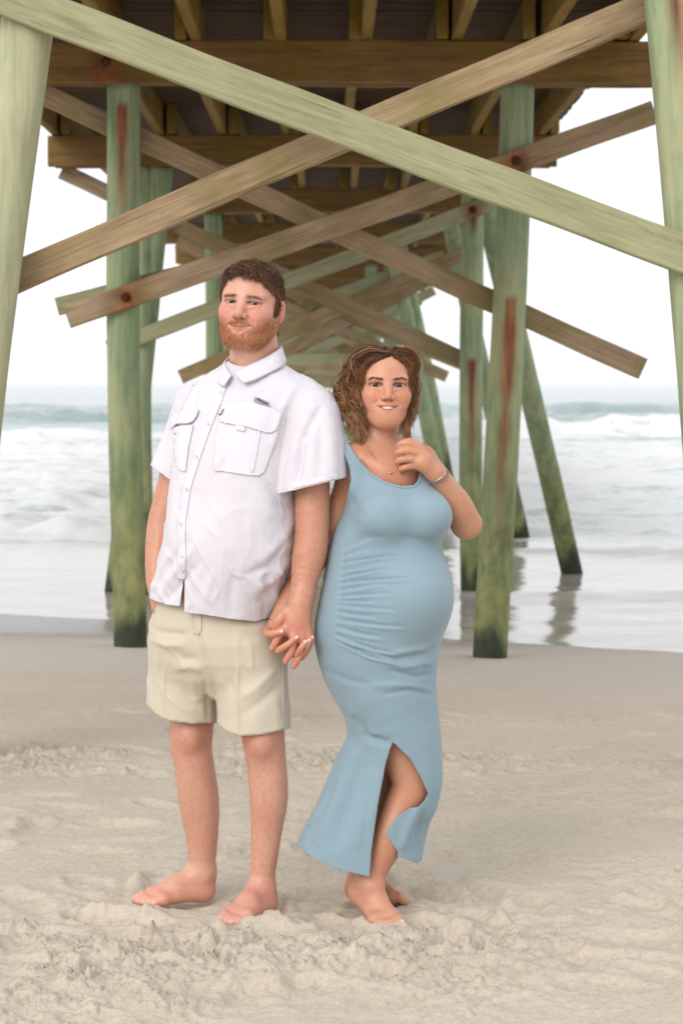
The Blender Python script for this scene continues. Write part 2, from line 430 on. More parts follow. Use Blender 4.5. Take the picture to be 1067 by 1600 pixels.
def pile(top, bot, d_top=0.21, d_bot=0.235, rusts=(), pale=0.0, foot=0.3):
    """round timber pile; rusts = list of (height, streak length)"""
    top = np.asarray(top, float); bot = np.asarray(bot, float)
    n, mseg = 28, 70
    ax = top - bot; L = np.linalg.norm(ax); ax /= L
    u = np.cross(ax, [0, 1, 0]); u /= np.linalg.norm(u); w = np.cross(u, ax)    # w faces the land (-y)
    if w[1] > 0: w = -w
    th = np.linspace(0, 2 * np.pi, n, endpoint=False)
    t = np.linspace(0, 1, mseg)
    sd_ = rng.integers(1000)
    ph = np.stack([np.cos(th), np.sin(th), 0 * th], 1)
    V = []; 
    bend = 0.012 * np.sin(t * np.pi * (1 + rng.random()) + rng.random() * 6)
    for k in range(mseg):
        r = 0.5 * (d_bot + (d_top - d_bot) * t[k])
        rr = r * (1 + 0.02 * vnoise(ph * 1.3 + [0, 0, t[k] * 6 + sd_], 4) + 0.008 * vnoise(ph * 5 + [0, 0, t[k] * 14 + sd_], 5))
        V.append(ax * (t[k] * L) + (np.cos(th) * rr)[:, None] * u + (np.sin(th) * rr)[:, None] * w + bend[k] * u)
    V = np.concatenate(V)
    Z = V[:, 2] + bot[2]
    thv = np.tile(th, mseg)
    rust = np.zeros(len(V))
    for (rz, ln) in rusts:
        ang = np.angle(np.exp(1j * (thv - np.pi / 2)))
        dz = rz - Z
        wdt = 0.30 + 0.1 * vnoise(np.stack([Z * 6, 0 * Z, 0 * Z + sd_], 1), 3)
        a = np.exp(-(ang / wdt) ** 2) * np.where(dz > -0.06, np.clip(1 - dz / ln, 0, 1) ** 0.8, 0)
        rust = np.maximum(rust, np.clip(a * 1.6, 0, 1) * 0.97)
    gz = SEA_Z if bot[1] > 16.5 else float(sand_base(np.array([bot[0]]), np.array([bot[1]]))[0])
    hz = Z - gz + 0.12 * vnoise(np.stack([thv * 1.5, Z * 3, 0 * Z + sd_], 1), 8)
    algae = 1 - sstep(0.45, 1.9, hz); wetfoot = (1 - sstep(foot * 0.25, foot * 0.75, hz)) * 0.9
    F = [tuple(q) for q in grid_faces(mseg, n, True)]
    F.append(tuple((mseg - 1) * n + j for j in range(n)))
    o = mesh_obj('pile', V, F, M_PILE, attrs={'rust': rust, 'algae': algae, 'wetfoot': wetfoot, 'pale': np.full(len(V), pale)})
    o.location = bot
    adopt(pier, o)
    return o

def bolt(loc, parent, r=0.034, axis_y=-1):
    """square washer, nut and rod end"""
    V, F = [], []
    th = np.linspace(0, 2 * np.pi, 12, endpoint=False)
    for (rr, y) in ((r, 0.0), (r, -0.008), (r * 0.6, -0.010), (r * 0.6, -0.03), (r * 0.3, -0.031), (r * 0.28, -0.05)):
        V += [(rr * math.cos(a), y, rr * math.sin(a)) for a in th]
    for k in range(5):
        for j in range(12): F.append((k * 12 + j, k * 12 + (j + 1) % 12, (k + 1) * 12 + (j + 1) % 12, (k + 1) * 12 + j))
    F.append(tuple(60 + j for j in range(12)))
    o = mesh_obj('bolt', V, F, M_IRON, smooth=False)
    o.parent = parent
    o.matrix_parent_inverse = parent.matrix_world.inverted() if False else Matrix.Identity(4)
    o.location = loc
    return o

def board(name, a, b, width, thick, mat, bolts=(), rust_r=0.09, nseg=40):
    """plank from a to b in a bent plane (x-z), face towards -y; bolts = distances from a"""
    a = np.asarray(a, float); b = np.asarray(b, float)
    ax = b - a; L = np.linalg.norm(ax); ax /= L
    zz = np.array([0, 0, 1.0]) if abs(ax[2]) < 0.95 else np.array([1.0, 0, 0])
    ydir = np.cross(zz, ax); ydir /= np.linalg.norm(ydir); zdir = np.cross(ax, ydir)
    ch = 0.007
    w, h = thick / 2, width / 2
    prof = [(-w + ch, -h), (w - ch, -h), (w, -h + ch), (w, h - ch), (w - ch, h), (-w + ch, h), (-w, h - ch), (-w, 0.02), (-w, -0.02), (-w, -h + ch)]
    n = len(prof); xs = np.linspace(0, L, nseg); V = []
    s = rng.integers(1000)
    warp = 0.006 * np.sin(xs * 1.3 + s)
    for k, x in enumerate(xs):
        for (yy, zz_) in prof:
            V.append((x, yy + 0.0, zz_ + warp[k] + 0.0025 * math.sin(x * 7 + s + zz_ * 9)))
    V = np.array(V); F = [tuple(q) for q in grid_faces(nseg, n, True)]
    F += [tuple(range(n))[::-1], tuple((nseg - 1) * n + j for j in range(n))]
    rust = np.zeros(len(V))
    for bx in bolts:
        dx = V[:, 0] - bx
        rust = np.maximum(rust, np.exp(-(dx / rust_r) ** 2) * np.clip(1.2 - (V[:, 2] > 0.03) * 0.5, 0, 1))
    o = mesh_obj(name, V, F, mat, smooth=False, attrs={'rust': rust})
    R = Matrix(((ax[0], ydir[0], zdir[0]), (ax[1], ydir[1], zdir[1]), (ax[2], ydir[2], zdir[2]))).to_4x4()
    o.matrix_world = Matrix.Translation(Vector(a)) @ R
    o.parent = pier; o.matrix_parent_inverse = Matrix.Translation(pier.location).inverted()
    sgn = -1 if ydir[1] > 0 else 1
    for bx in bolts:
        bo = bolt((bx, sgn * (w + 0.001), 0), o)
        if sgn > 0: bo.rotation_euler = (0, 0, math.pi)
    return o

def pxline(p0, p1, Y): return P(*p0, Y), P(*p1, Y)

def ext(p0, p1, y):
    t = (y - p0[1]) / (p1[1] - p0[1]); return (p0[0] + t * (p1[0] - p0[0]), y)

def build_pier():
    PT = 0.048
    # bent 1, the nearest in view
    Y1, Y2, Y3, Y4 = BENT(1), BENT(2), BENT(3), BENT(4)
    for (p0, p1, pl, ru) in (((46, 0), (-42, 710), 0.75, ()), ((1044, 0), (1108, 700), 0.12, ((3.35, 0.7),))):
        pile(P(*ext(p0, p1, 598 - 1.99 * F_PX / Y1), Y1), P(*ext(p0, p1, 1300), Y1), 0.222, 0.24, ru, pl)
    yA, yB = Y1 - 0.11 - PT / 2, Y1 + 0.11 + PT / 2
    board('cross_brace', P(-85, -32 - 8, yA), P(1180, 440, yA), 0.158, PT, M_GREEN, ())
    board('cross_brace', P(-40, 462, yB), P(1130, -40, yB), 0.132, PT, M_BROWN, ())
    # bent 2
    pile(P(191, 132, Y2), P(202, 1045, Y2), 0.222, 0.222, ((1.5 + (598 - 178) * Y2 / F_PX, 0.75),), foot=0.3)
    pile(P(809, 132, Y2), P(765, 1070, Y2), 0.222, 0.232, ((1.5 + (598 - 482) * Y2 / F_PX, 1.6),), foot=0.3)
    yA, yB = Y2 - 0.112 - PT / 2, Y2 + 0.112 + PT / 2
    d1 = P(200, 472, yA); d0 = P(106, 497, yA); e = P(1022, 176, yA)
    board('cross_brace', d0, e, 0.156, PT, M_PINK, (float(np.linalg.norm(d1 - d0)), float(np.linalg.norm(P(805, 250, yA) - d0))))
    board('cross_brace', P(62, 146, yB), P(1003, 578, yB), 0.148, PT, M_PINK, ())
    board('cross_brace', P(90, 480, yB + 0.06), P(420, 392, yB + 0.06), 0.125, PT, M_GREEN, ())
    # bent 3
    pile(P(254, 262, Y3), P(178, 960, Y3 + 0.3), 0.225, 0.22, ((1.5 + 80 * Y3 / F_PX, 0.8),))
    pile(P(221, 262, Y3), P(221, 975, Y3), 0.2, 0.22, ())
    pile(P(736, 262, Y3), P(738, 985, Y3), 0.21, 0.215, ((1.5 + 28 * Y3 / F_PX, 1.1), (1.5 + 272 * Y3 / F_PX, 0.3)), foot=0.5)
    pile(P(748, 270, Y3 + 0.1), P(912, 985, 22.6), 0.21, 0.225, (), foot=0.5)
    yA, yB = Y3 - 0.11 - PT / 2, Y3 + 0.11 + PT / 2
    a = P(170, 546, yA); board('cross_brace', a, P(780, 312, yA), 0.15, PT, M_GREEN, (float(np.linalg.norm(P(738, 328, yA) - a)),))
    board('cross_brace', P(96, 268, yB), P(745, 572, yB), 0.15, PT, M_PINK, ())
    # bent 4 and beyond
    pile(P(333, 333, Y4), P(334, 900, Y4), 0.2, 0.21)
    pile(P(700, 333, Y4), P(822, 880, 27.8), 0.2, 0.21)
    for i in range(4, 15):
        Y = BENT(i); s = Y / F_PX; gz = SEA_Z - 0.6
        if i > 4:
            j = lambda a_: float(rng.normal(0, a_))
            pile((-1.36 + j(.05), Y, CAP_LO), (-1.45 + j(.1), Y, gz), 0.2, 0.22)
            if i == 5:
                pile((0.87, Y, CAP_LO), (1.84, Y + 0.4, gz), 0.21, 0.23)
                pile((1.0, Y + 0.12, CAP_LO), (1.98, Y + 1.6, gz), 0.21, 0.23, foot=1.6)
            else:
                pile((1.1 + j(.05), Y, CAP_LO), (1.2 + j(.1), Y, gz), 0.2, 0.22)
                pile((0.65 + j(.05), Y, CAP_LO), (0.7, Y + 0.4, gz), 0.2, 0.22) if i % 2 == 0 else None
        yA, yB = Y - 0.11 - PT / 2, Y + 0.11 + PT / 2
        k = 0.04 * (i % 3); lo = max(1.56 - .16 * (i - 4), .6)
        board('cross_brace', (-1.78 + k, yA, lo), (1.75, yA, 3.05 + k), 0.17, PT, M_BROWN if i % 3 else M_GREEN, ())
        board('cross_brace', (-1.8, yB, 3.2 - k), (1.6 + k, yB, lo + .1 + k), 0.17, PT, M_PINK if i % 2 else M_BROWN, ())
        if i > 4:
            board('cross_brace', (-1.7, yB + .06, lo + .75), (1.65, yB + .06, 3.4 - k), 0.17, PT, M_GREEN if i % 2 else M_CAP, ())
            if i > 5: board('waler', (-1.35, yA - .06, 2.25 - .06 * i), (1.2, yA - .06, 2.25 - .06 * i), 0.2, PT, M_GREEN if i % 2 == 0 else M_BROWN, ())
    # cap beams: a pair of timbers on every bent
    for i in range(1, 15):
        Y = BENT(i); x0, x1 = (-2.58, 2.08) if i != 2 else (-2.5, 2.22)
        for s_, t_ in ((-1, 0.0), (1, 0.05)):
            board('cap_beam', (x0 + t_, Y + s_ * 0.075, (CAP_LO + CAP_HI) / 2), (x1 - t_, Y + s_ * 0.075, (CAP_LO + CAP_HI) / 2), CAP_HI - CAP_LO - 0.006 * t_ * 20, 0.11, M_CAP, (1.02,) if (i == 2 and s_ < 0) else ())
    # stringers, lapped side by side over each cap
    for i in range(1, 14):
        Y0, Y1_ = BENT(i) - 0.25, BENT(i + 1) + 0.25
        for q, x in enumerate((-2.46, -1.5, -0.93, -0.36, 0.21, 0.80, 1.38, 1.98)):
            x += (0.05 if i % 2 else -0.05) + float(rng.normal(0, 0.012))
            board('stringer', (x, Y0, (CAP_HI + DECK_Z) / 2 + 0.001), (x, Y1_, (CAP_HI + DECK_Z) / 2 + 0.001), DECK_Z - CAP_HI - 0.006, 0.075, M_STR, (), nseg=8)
    # deck planks
    vv, ff = bevel_box(4.86, 0.138, 0.045, 0.004)
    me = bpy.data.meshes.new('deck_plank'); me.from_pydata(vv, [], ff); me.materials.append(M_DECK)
    a = me.attributes.new('rust', 'FLOAT', 'POINT')
    pitch = 0.146; ys = np.arange(BENT(1) - .3, BENT(14) + 0.6, pitch)
    k0 = int(np.searchsorted(ys, 13.4)); restV, restF = [], []
    for k, y in enumerate(ys):
        loc = (-0.2 + float(rng.normal(0, 0.02)), y, DECK_Z + 0.024 + float(rng.normal(0, 0.0012)))
        if k0 <= k < k0 + 300:
            o = bpy.data.objects.new('deck_plank', me); COL.objects.link(o); o.location = loc
            o.rotation_euler = (0, 0, float(rng.normal(0, 0.0012))); adopt(pier, o)
        else:
            b0 = len(restV); restV += [(v[0] + loc[0], v[1] + loc[1], v[2] + loc[2]) for v in vv]
            restF += [tuple(q + b0 for q in f) for f in ff]
    o = mesh_obj('deck_planking', restV, restF, M_DECK, smooth=False, attrs={'rust': np.zeros(len(restV))}); o['kind'] = 'stuff'
    adopt(pier, o)
# ------------------------------------------------------------------ implicit surfaces for bodies and cloth
f32 = np.float32
def smin(a, b, k):
    if k <= 0: return np.minimum(a, b)
    h = np.clip(0.5 + 0.5 * (b - a) / k, 0, 1)
    return b + (a - b) * h - k * h * (1 - h)
def smax(a, b, k): return -smin(-a, -b, k)

class Cone:
    def __init__(s, a, b, ra, rb): s.a, s.b, s.ra, s.rb = np.array(a, f32), np.array(b, f32), ra, rb
    def box(s):
        r = max(s.ra, s.rb); return np.minimum(s.a, s.b) - r, np.maximum(s.a, s.b) + r
    def d(s, p):
        ba = s.b - s.a; pa = p - s.a
        t = np.clip(pa @ ba / max(float(ba @ ba), 1e-12), 0, 1)
        q = pa - t[:, None] * ba
        return np.sqrt(np.einsum('ij,ij->i', q, q)) - (s.ra + (s.rb - s.ra) * t)

class Ell:
    """ellipsoid; R columns are its axes"""
    def __init__(s, c, r, R=None):
        s.c = np.array(c, f32); s.r = np.array(r, f32); s.R = None if R is None else np.array(R, f32)
    def box(s): m = float(s.r.max()); return s.c - m, s.c + m
    def d(s, p):
        q = p - s.c
        if s.R is not None: q = q @ s.R
        a = q / s.r; k0 = np.sqrt(np.einsum('ij,ij->i', a, a)); b = a / s.r; k1 = np.sqrt(np.einsum('ij,ij->i', b, b)) + 1e-9
        return k0 * (k0 - 1) / k1

class Loft:
    """stack of super-ellipses: rows (z, cx, cy, a, b, yaw_deg, n)"""
    def __init__(s, rows, capk=0.0):
        rows = sorted([tuple(r) for r in rows]); A = np.array(rows, float)
        zz = np.linspace(A[0, 0], A[-1, 0], 400)
        s.z0, s.z1 = A[0, 0], A[-1, 0]
        tab = []
        for c in range(1, 7):
            v = np.interp(zz, A[:, 0], A[:, c])
            # smooth the piecewise-linear profile a little
            w = 13; ker = np.hanning(w + 2)[1:-1]; ker /= ker.sum()
            vp = np.concatenate([2 * v[0] - v[w:0:-1], v, 2 * v[-1] - v[-2:-w - 2:-1]])
            tab.append(np.convolve(vp, ker, 'same')[w:-w])
        s.zz, s.tab = zz, tab; s.A = A
    def box(s):
        m = max(self_r for self_r in (s.A[:, 3].max(), s.A[:, 4].max()))
        return np.array([s.A[:, 1].min() - m, s.A[:, 2].min() - m, s.z0]), np.array([s.A[:, 1].max() + m, s.A[:, 2].max() + m, s.z1])
    def d(s, p):
        z = np.clip(p[:, 2], s.z0, s.z1)
        cx, cy, a, b, yw, n = [np.interp(z, s.zz, t).astype(f32) for t in s.tab]
        dx, dy = p[:, 0] - cx, p[:, 1] - cy
        cs, sn = np.cos(np.radians(yw)), np.sin(np.radians(yw))
        u = dx * cs + dy * sn; v = -dx * sn + dy * cs
        q = (np.abs(u / a) ** n + np.abs(v / b) ** n) ** (1 / n) + 1e-6
        rho = np.sqrt(u * u + v * v)
        d = np.where(q > 0.05, rho * (1 - 1 / np.maximum(q, 0.05)), -np.minimum(a, b) * 0.95)
        return np.maximum(d, np.maximum(p[:, 2] - s.z1, s.z0 - p[:, 2]))

class Shape:
    """ordered list of (op, primitive, k); op '+' union, '-' cut"""
    def __init__(s): s.L = []; s.post = None
    def add(s, prim, k=0.02): s.L.append(('+', prim, k)); return s
    def cut(s, prim, k=0.005): s.L.append(('-', prim, k)); return s
    def merge(s, other): s.L += other.L; return s
    def subset(s, lo, hi):
        t = Shape(); t.post = s.post
        for (op, pr, k) in s.L:
            a, b = pr.box()
            if np.all(a - 2 * k - 0.03 < hi) and np.all(b + 2 * k + 0.03 > lo): t.L.append((op, pr, k))
        return t
    def __call__(s, p):
        p = p.astype(f32); d = None
        for (op, pr, k) in s.L:
            if d is None:
                if op == '+': d = pr.d(p).astype(f32)
                continue
            a, b = pr.box(); a = np.asarray(a, f32); b = np.asarray(b, f32)
            g = np.maximum(np.maximum(a - p, p - b), 0)          # distance to the box bounds the distance to the shape
            bd = np.sqrt(np.einsum('ij,ij->i', g, g))
            mk = (bd < np.maximum(d, 0) + k + .002) if op == '+' else (bd < k + .002)
            if not mk.any(): continue
            e = pr.d(p[mk])
            d[mk] = smin(d[mk], e, k) if op == '+' else smax(d[mk], -e, k)
        if d is None: return np.full(len(p), .1, f32)
        if s.post is not None: d = d + s.post(p)
        return d
    def bounds(s):
        bs = [pr.box() for (op, pr, k) in s.L if op == '+']
        return np.min([b[0] for b in bs], 0), np.max([b[1] for b in bs], 0)

def polygonise(fn, lo, hi, h, step=4, closed=False):
    """surface nets on a grid that is evaluated only near the surface; returns verts, quads (outward)"""
    lo = np.asarray(lo, float); hi = np.asarray(hi, float)
    if isinstance(fn, Shape): fn = fn.subset(lo, hi)
    nb = np.maximum(np.ceil((hi - lo) / (h * step)).astype(int), 1)      # coarse blocks
    ci = np.stack(np.meshgrid(*[np.arange(q) for q in nb], indexing='ij'), -1).reshape(-1, 3)
    cc = lo + (ci + 0.5) * h * step
    ev = lambda q: np.concatenate([(fn.subset(c_.min(0), c_.max(0)) if isinstance(fn, Shape) else fn)(c_) for c_ in (q[k:k + 60000] for k in range(0, len(q), 60000))])
    D = ev(cc)
    act = np.abs(D) < h * step * 1.35
    n = nb * step + 1
    field = np.repeat(np.repeat(np.repeat(D.reshape(nb).astype(f32), step, 0), step, 1), step, 2)
    field = np.pad(field, ((0, 1),) * 3, mode='edge')
    m = np.repeat(np.repeat(np.repeat(act.reshape(nb), step, 0), step, 1), step, 2)
    m = np.pad(m, ((0, 1),) * 3, mode='edge')
    for ax in range(3): m = m | np.roll(m, 1, ax)
    idx = np.argwhere(m); pts = lo + idx * h
    vals = ev(pts)
    field[m] = vals
    ins = field < 0
    cs = np.zeros(n - 1, np.uint8)
    for dx in (0, 1):
        for dy in (0, 1):
            for dz in (0, 1):
                cs += ins[dx:n[0] - 1 + dx, dy:n[1] - 1 + dy, dz:n[2] - 1 + dz]
    cell = (cs > 0) & (cs < 8)
    C = np.argwhere(cell); vid = np.full(cell.shape, -1, np.int32); vid[cell] = np.arange(len(C))
    acc = np.zeros((len(C), 3)); cnt = np.zeros(len(C))
    corners = [(a, b, c) for a in (0, 1) for b in (0, 1) for c in (0, 1)]
    cv = {q: field[C[:, 0] + q[0], C[:, 1] + q[1], C[:, 2] + q[2]] for q in corners}
    for q in corners:
        for ax in range(3):
            if q[ax] == 0:
                q2 = list(q); q2[ax] = 1; q2 = tuple(q2)
                a, b = cv[q], cv[q2]; mk = (a < 0) != (b < 0)
                t = np.where(mk, a / np.where(mk, a - b, 1), 0)
                e = np.array(q, float)[None, :].repeat(len(C), 0); e[:, ax] += t
                acc[mk] += e[mk]; cnt[mk] += 1
    V = lo + (C + acc / cnt[:, None]) * h
    Q = []
    for ax in range(3):
        o1, o2 = (ax + 1) % 3, (ax + 2) % 3
        sl0 = [slice(1, n[k] - 1) for k in range(3)]; sl0[ax] = slice(0, n[ax] - 1)
        sl1 = list(sl0); sl1[ax] = slice(1, n[ax])
        a, b = ins[tuple(sl0)], ins[tuple(sl1)]
        E = np.argwhere(a != b)
        if not len(E): continue
        s = a[tuple(E.T)]
        E = E + np.array([0 if k == ax else 1 for k in range(3)])
        def cellid(d1, d2):
            q = E.copy(); q[:, o1] -= d1; q[:, o2] -= d2; return vid[tuple(q.T)]
        quad = np.stack([cellid(1, 1), cellid(0, 1), cellid(0, 0), cellid(1, 0)], 1)
        quad[~s] = quad[~s][:, ::-1]
        Q.append(quad[(quad >= 0).all(1)])
    return V, np.concatenate(Q)

def relax(V, Q, it=1, w=0.5):
    e = np.concatenate([Q[:, [i, (i + 1) % Q.shape[1]]] for i in range(Q.shape[1])])
    for _ in range(it):
        acc = np.zeros_like(V); cnt = np.zeros(len(V))
        for c in range(3):
            acc[:, c] = np.bincount(e[:, 0], V[e[:, 1], c], len(V)) + np.bincount(e[:, 1], V[e[:, 0], c], len(V))
        cnt = np.bincount(e[:, 0], minlength=len(V)) + np.bincount(e[:, 1], minlength=len(V))
        ok = cnt > 0
        V = V.copy(); V[ok] += w * (acc[ok] / cnt[ok][:, None] - V[ok])
    return V

def normals(V, Q):
    if Q.shape[1] == 4: n = np.cross(V[Q[:, 2]] - V[Q[:, 0]], V[Q[:, 3]] - V[Q[:, 1]])
    else: n = np.cross(V[Q[:, 1]] - V[Q[:, 0]], V[Q[:, 2]] - V[Q[:, 0]])
    N = np.zeros_like(V)
    for k in range(Q.shape[1]):
        for c in range(3): N[:, c] += np.bincount(Q[:, k], n[:, c], len(V))
    return N / (np.linalg.norm(N, axis=1)[:, None] + 1e-12)

def tris(Q): return Q if Q.shape[1] == 3 else np.concatenate([Q[:, [0, 1, 2]], Q[:, [0, 2, 3]]])

def clip(V, T, s):
    """keep the part of a triangle mesh where s < 0, cut along s = 0"""
    ins = s < 0; k = ins[T].sum(1)
    keep = T[k == 3]; newV = []; newT = []; emap = {}
    base = len(V)
    def ev(a, b):
        key = (a, b) if a < b else (b, a)
        if key not in emap:
            t = s[a] / (s[a] - s[b]); t = min(max(t, 0.0), 1.0)
            emap[key] = base + len(newV); newV.append(V[a] + t * (V[b] - V[a]))
        return emap[key]
    for t in T[(k == 1) | (k == 2)]:
        a, b, c = t
        for _ in range(3):
            if (ins[a] and not ins[b] and not ins[c]) or (not ins[a] and ins[b] and ins[c]): break
            a, b, c = b, c, a
        ab, ac = ev(a, b), ev(a, c)
        if ins[a]: newT.append((a, ab, ac))
        else: newT += [(b, c, ab), (c, ac, ab)]
    V2 = np.concatenate([V, np.array(newV).reshape(-1, 3)]); T2 = np.concatenate([keep, np.array(newT, dtype=keep.dtype).reshape(-1, 3)])
    used = np.unique(T2); mp = np.full(len(V2), -1); mp[used] = np.arange(len(used))
    return V2[used], mp[T2]

def spline(pts, n=None, per=8):
    """Catmull-Rom through points"""
    P_ = np.asarray(pts, float); P_ = np.vstack([2 * P_[0] - P_[1], P_, 2 * P_[-1] - P_[-2]])
    out = []
    for i in range(1, len(P_) - 2):
        t = np.linspace(0, 1, per, endpoint=False)[:, None]
        a, b, c, d = P_[i - 1], P_[i], P_[i + 1], P_[i + 2]
        out.append(0.5 * ((2 * b) + (c - a) * t + (2 * a - 5 * b + 4 * c - d) * t ** 2 + (3 * b - a - 3 * c + d) * t ** 3))
    out.append(P_[-2][None]); return np.concatenate(out)

class Limb:
    """one smooth tapering limb through joints (splined centre line and radius)"""
    def __init__(s, pts, rad, per=4):
        q = spline(np.column_stack([np.asarray(pts, float), rad]), per=per)
        s.p = q[:, :3].astype(f32); s.r = q[:, 3].astype(f32)
    def box(s): m = float(s.r.max()); return s.p.min(0) - m, s.p.max(0) + m
    def d(s, p):
        out = None
        for i in range(len(s.p) - 1):
            ba = s.p[i + 1] - s.p[i]; pa = p - s.p[i]
            t = np.clip(pa @ ba / max(float(ba @ ba), 1e-12), 0, 1)
            q = pa - t[:, None] * ba
            e = np.sqrt(np.einsum('ij,ij->i', q, q)) - (s.r[i] + (s.r[i + 1] - s.r[i]) * t)
            out = e if out is None else np.minimum(out, e)
        return out

def chain(S, pts, rad, k=0.01, k0=None):
    S.add(Limb(pts, rad, 3 if len(pts) > 3 else 2), k0 if k0 is not None else k); return S

def join(parts):
    """merge (V, F, cols) triples into one mesh"""
    Vs, Fs, Cs, o = [], [], [], 0
    for (V, F, C) in parts:
        F = tris(F); Vs.append(V); Fs.append(F + o); Cs.append(C); o += len(V)
    return np.concatenate(Vs), np.concatenate(Fs), np.concatenate(Cs)

def to_px(V): return np.stack([CX + V[:, 0] * F_PX / V[:, 1], HY - (V[:, 2] - CAMZ) * F_PX / V[:, 1]], 1)

def fold(px, path, width, amp, sharp=1.0):
    """height of a cloth fold that follows a path given in photo pixels; positive = ridge"""
    path = np.asarray(path, float); best = np.full(len(px), 1e9); tt = np.zeros(len(px))
    L = np.concatenate([[0], np.cumsum(np.linalg.norm(np.diff(path, axis=0), axis=1))])
    for i in range(len(path) - 1):
        a, b = path[i], path[i + 1]; ba = b - a
        t = np.clip(((px - a) @ ba) / (ba @ ba), 0, 1)
        d = np.linalg.norm(px - a - t[:, None] * ba, axis=1)
        up = d < best; best[up] = d[up]; tt[up] = ((L[i] + t * (L[i + 1] - L[i])) / L[-1])[up]
    env = np.clip(np.sin(np.clip(tt * 0.92 + 0.08, 0, 1) * np.pi), 0, 1) ** 0.6
    return amp * env * np.exp(-(best / width) ** 2 * sharp)

def poly_sd(px, poly):
    """signed distance to a polygon in pixels (inside negative)"""
    poly = np.asarray(poly, float); d = np.full(len(px), 1e9); ins = np.zeros(len(px), bool); n = len(poly)
    for i in range(n):
        a, b = poly[i], poly[(i + 1) % n]; ba = b - a
        t = np.clip(((px - a) @ ba) / (ba @ ba + 1e-12), 0, 1)
        d = np.minimum(d, np.linalg.norm(px - a - t[:, None] * ba, axis=1))
        c = ((a[1] > px[:, 1]) != (b[1] > px[:, 1])) & (px[:, 0] < (b[0] - a[0]) * (px[:, 1] - a[1]) / (b[1] - a[1] + 1e-12) + a[0])
        ins ^= c
    return np.where(ins, -d, d)

# ------------------------------------------------------------------ materials of people
def skin_material(name):
    m = NT(name); co = m.coord('Object', rand=False)
    c = m.attr('Col').outputs['Color']
    n1 = m.noise(co, 90, 4, 0.6); n2 = m.noise(co, 18, 3)
    c = m.mix(c, m.mix(c, (0.62, 0.22, 0.15), 0.3), m.math('MULTIPLY', m.ramp(n2, [(0.45, (0, 0, 0)), (0.7, (1, 1, 1))]), 0.28))
    c = m.mix(c, m.mix(c, (0.35, 0.16, 0.09), 0.4), m.math('MULTIPLY', m.ramp(n1, [(0.46, (0, 0, 0)), (0.7, (1, 1, 1))]), 0.6))
    n4 = m.noise(co, 7, 4, .6)
    c = m.mix(c, m.mix(c, (0.55, 0.17, 0.12), 0.28), m.ramp(n4, [(0.42, (0, 0, 0)), (0.66, (1, 1, 1))]))
    n5 = m.noise(co, 420, 2)
    c = m.mix(c, m.mix(c, (.2, .08, .05), .35), m.math('MULTIPLY', m.ramp(n5, [(.55, (0, 0, 0)), (.75, (1, 1, 1))]), .5))
    m.base(Base_Color=c, Roughness=0.45, Subsurface_Weight=0.08, Subsurface_Radius=(0.012, 0.005, 0.003), Specular_IOR_Level=0.5)
    m.b.inputs['Subsurface Scale'].default_value = 0.5
    m.bump(n1, 0.12, 0.002)
    return m.m
def cloth_material(name, col, rough=0.85, weave=900, bump=0.12, sheen=0.15):
    m = NT(name); co = m.coord('Object', rand=False)
    n = m.noise(co, weave, 2); n2 = m.noise(co, 7, 3)
    c = m.mix(tuple(q * 0.94 for q in col), col, n2)
    m.base(Base_Color=c, Roughness=rough, Sheen_Weight=sheen)
    m.bump(n, bump, 0.001)
    return m.m
def plain(name, col, rough=0.5, metal=0.0, **kw):
    m = NT(name); m.base(Base_Color=col, Roughness=rough, Metallic=metal, **kw)
    co = m.coord('Object', rand=False); m.bump(m.noise(co, 300, 2), 0.05, 0.001)
    return m.m
def hair_material(name, stops, rough=0.42):
    m = NT(name)
    m.base(Base_Color=m.ramp(m.attr('tone').outputs['Fac'], stops), Roughness=rough, Specular_IOR_Level=0.35)
    return m.m

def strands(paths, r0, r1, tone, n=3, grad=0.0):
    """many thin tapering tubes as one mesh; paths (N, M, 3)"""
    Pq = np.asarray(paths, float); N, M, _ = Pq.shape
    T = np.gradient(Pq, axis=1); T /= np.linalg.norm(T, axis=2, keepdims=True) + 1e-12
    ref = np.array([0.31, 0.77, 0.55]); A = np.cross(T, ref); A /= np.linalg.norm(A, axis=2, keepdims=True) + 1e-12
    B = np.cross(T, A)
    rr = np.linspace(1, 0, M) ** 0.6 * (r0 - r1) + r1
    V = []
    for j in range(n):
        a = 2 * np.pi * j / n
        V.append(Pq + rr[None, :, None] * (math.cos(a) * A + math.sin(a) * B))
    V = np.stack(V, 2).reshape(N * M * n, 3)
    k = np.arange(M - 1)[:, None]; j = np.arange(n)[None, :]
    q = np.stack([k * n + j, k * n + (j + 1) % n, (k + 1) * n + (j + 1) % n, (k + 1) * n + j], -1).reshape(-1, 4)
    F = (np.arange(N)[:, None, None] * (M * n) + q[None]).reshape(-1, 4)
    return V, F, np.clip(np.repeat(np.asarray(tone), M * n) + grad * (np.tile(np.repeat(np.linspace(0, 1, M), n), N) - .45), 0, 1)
# ------------------------------------------------------------------ heads
class Local:
    """a Shape expressed in its own frame: local x = photo right, y = forward, z = up"""
    def __init__(s, shape, C, R, sc, rad=0.2): s.sh, s.C, s.R, s.sc, s.rad = shape, np.array(C, float), np.array(R, float), sc, rad
    def box(s): return s.C - s.rad, s.C + s.rad
    def to(s, p): return (np.asarray(p, float) - s.C) @ s.R / s.sc
    def back(s, q): return np.asarray(q, float) * s.sc @ s.R.T + s.C
    def d(s, p): return s.sh(((p - s.C.astype(f32)) @ s.R.astype(f32)) / f32(s.sc)) * f32(s.sc)

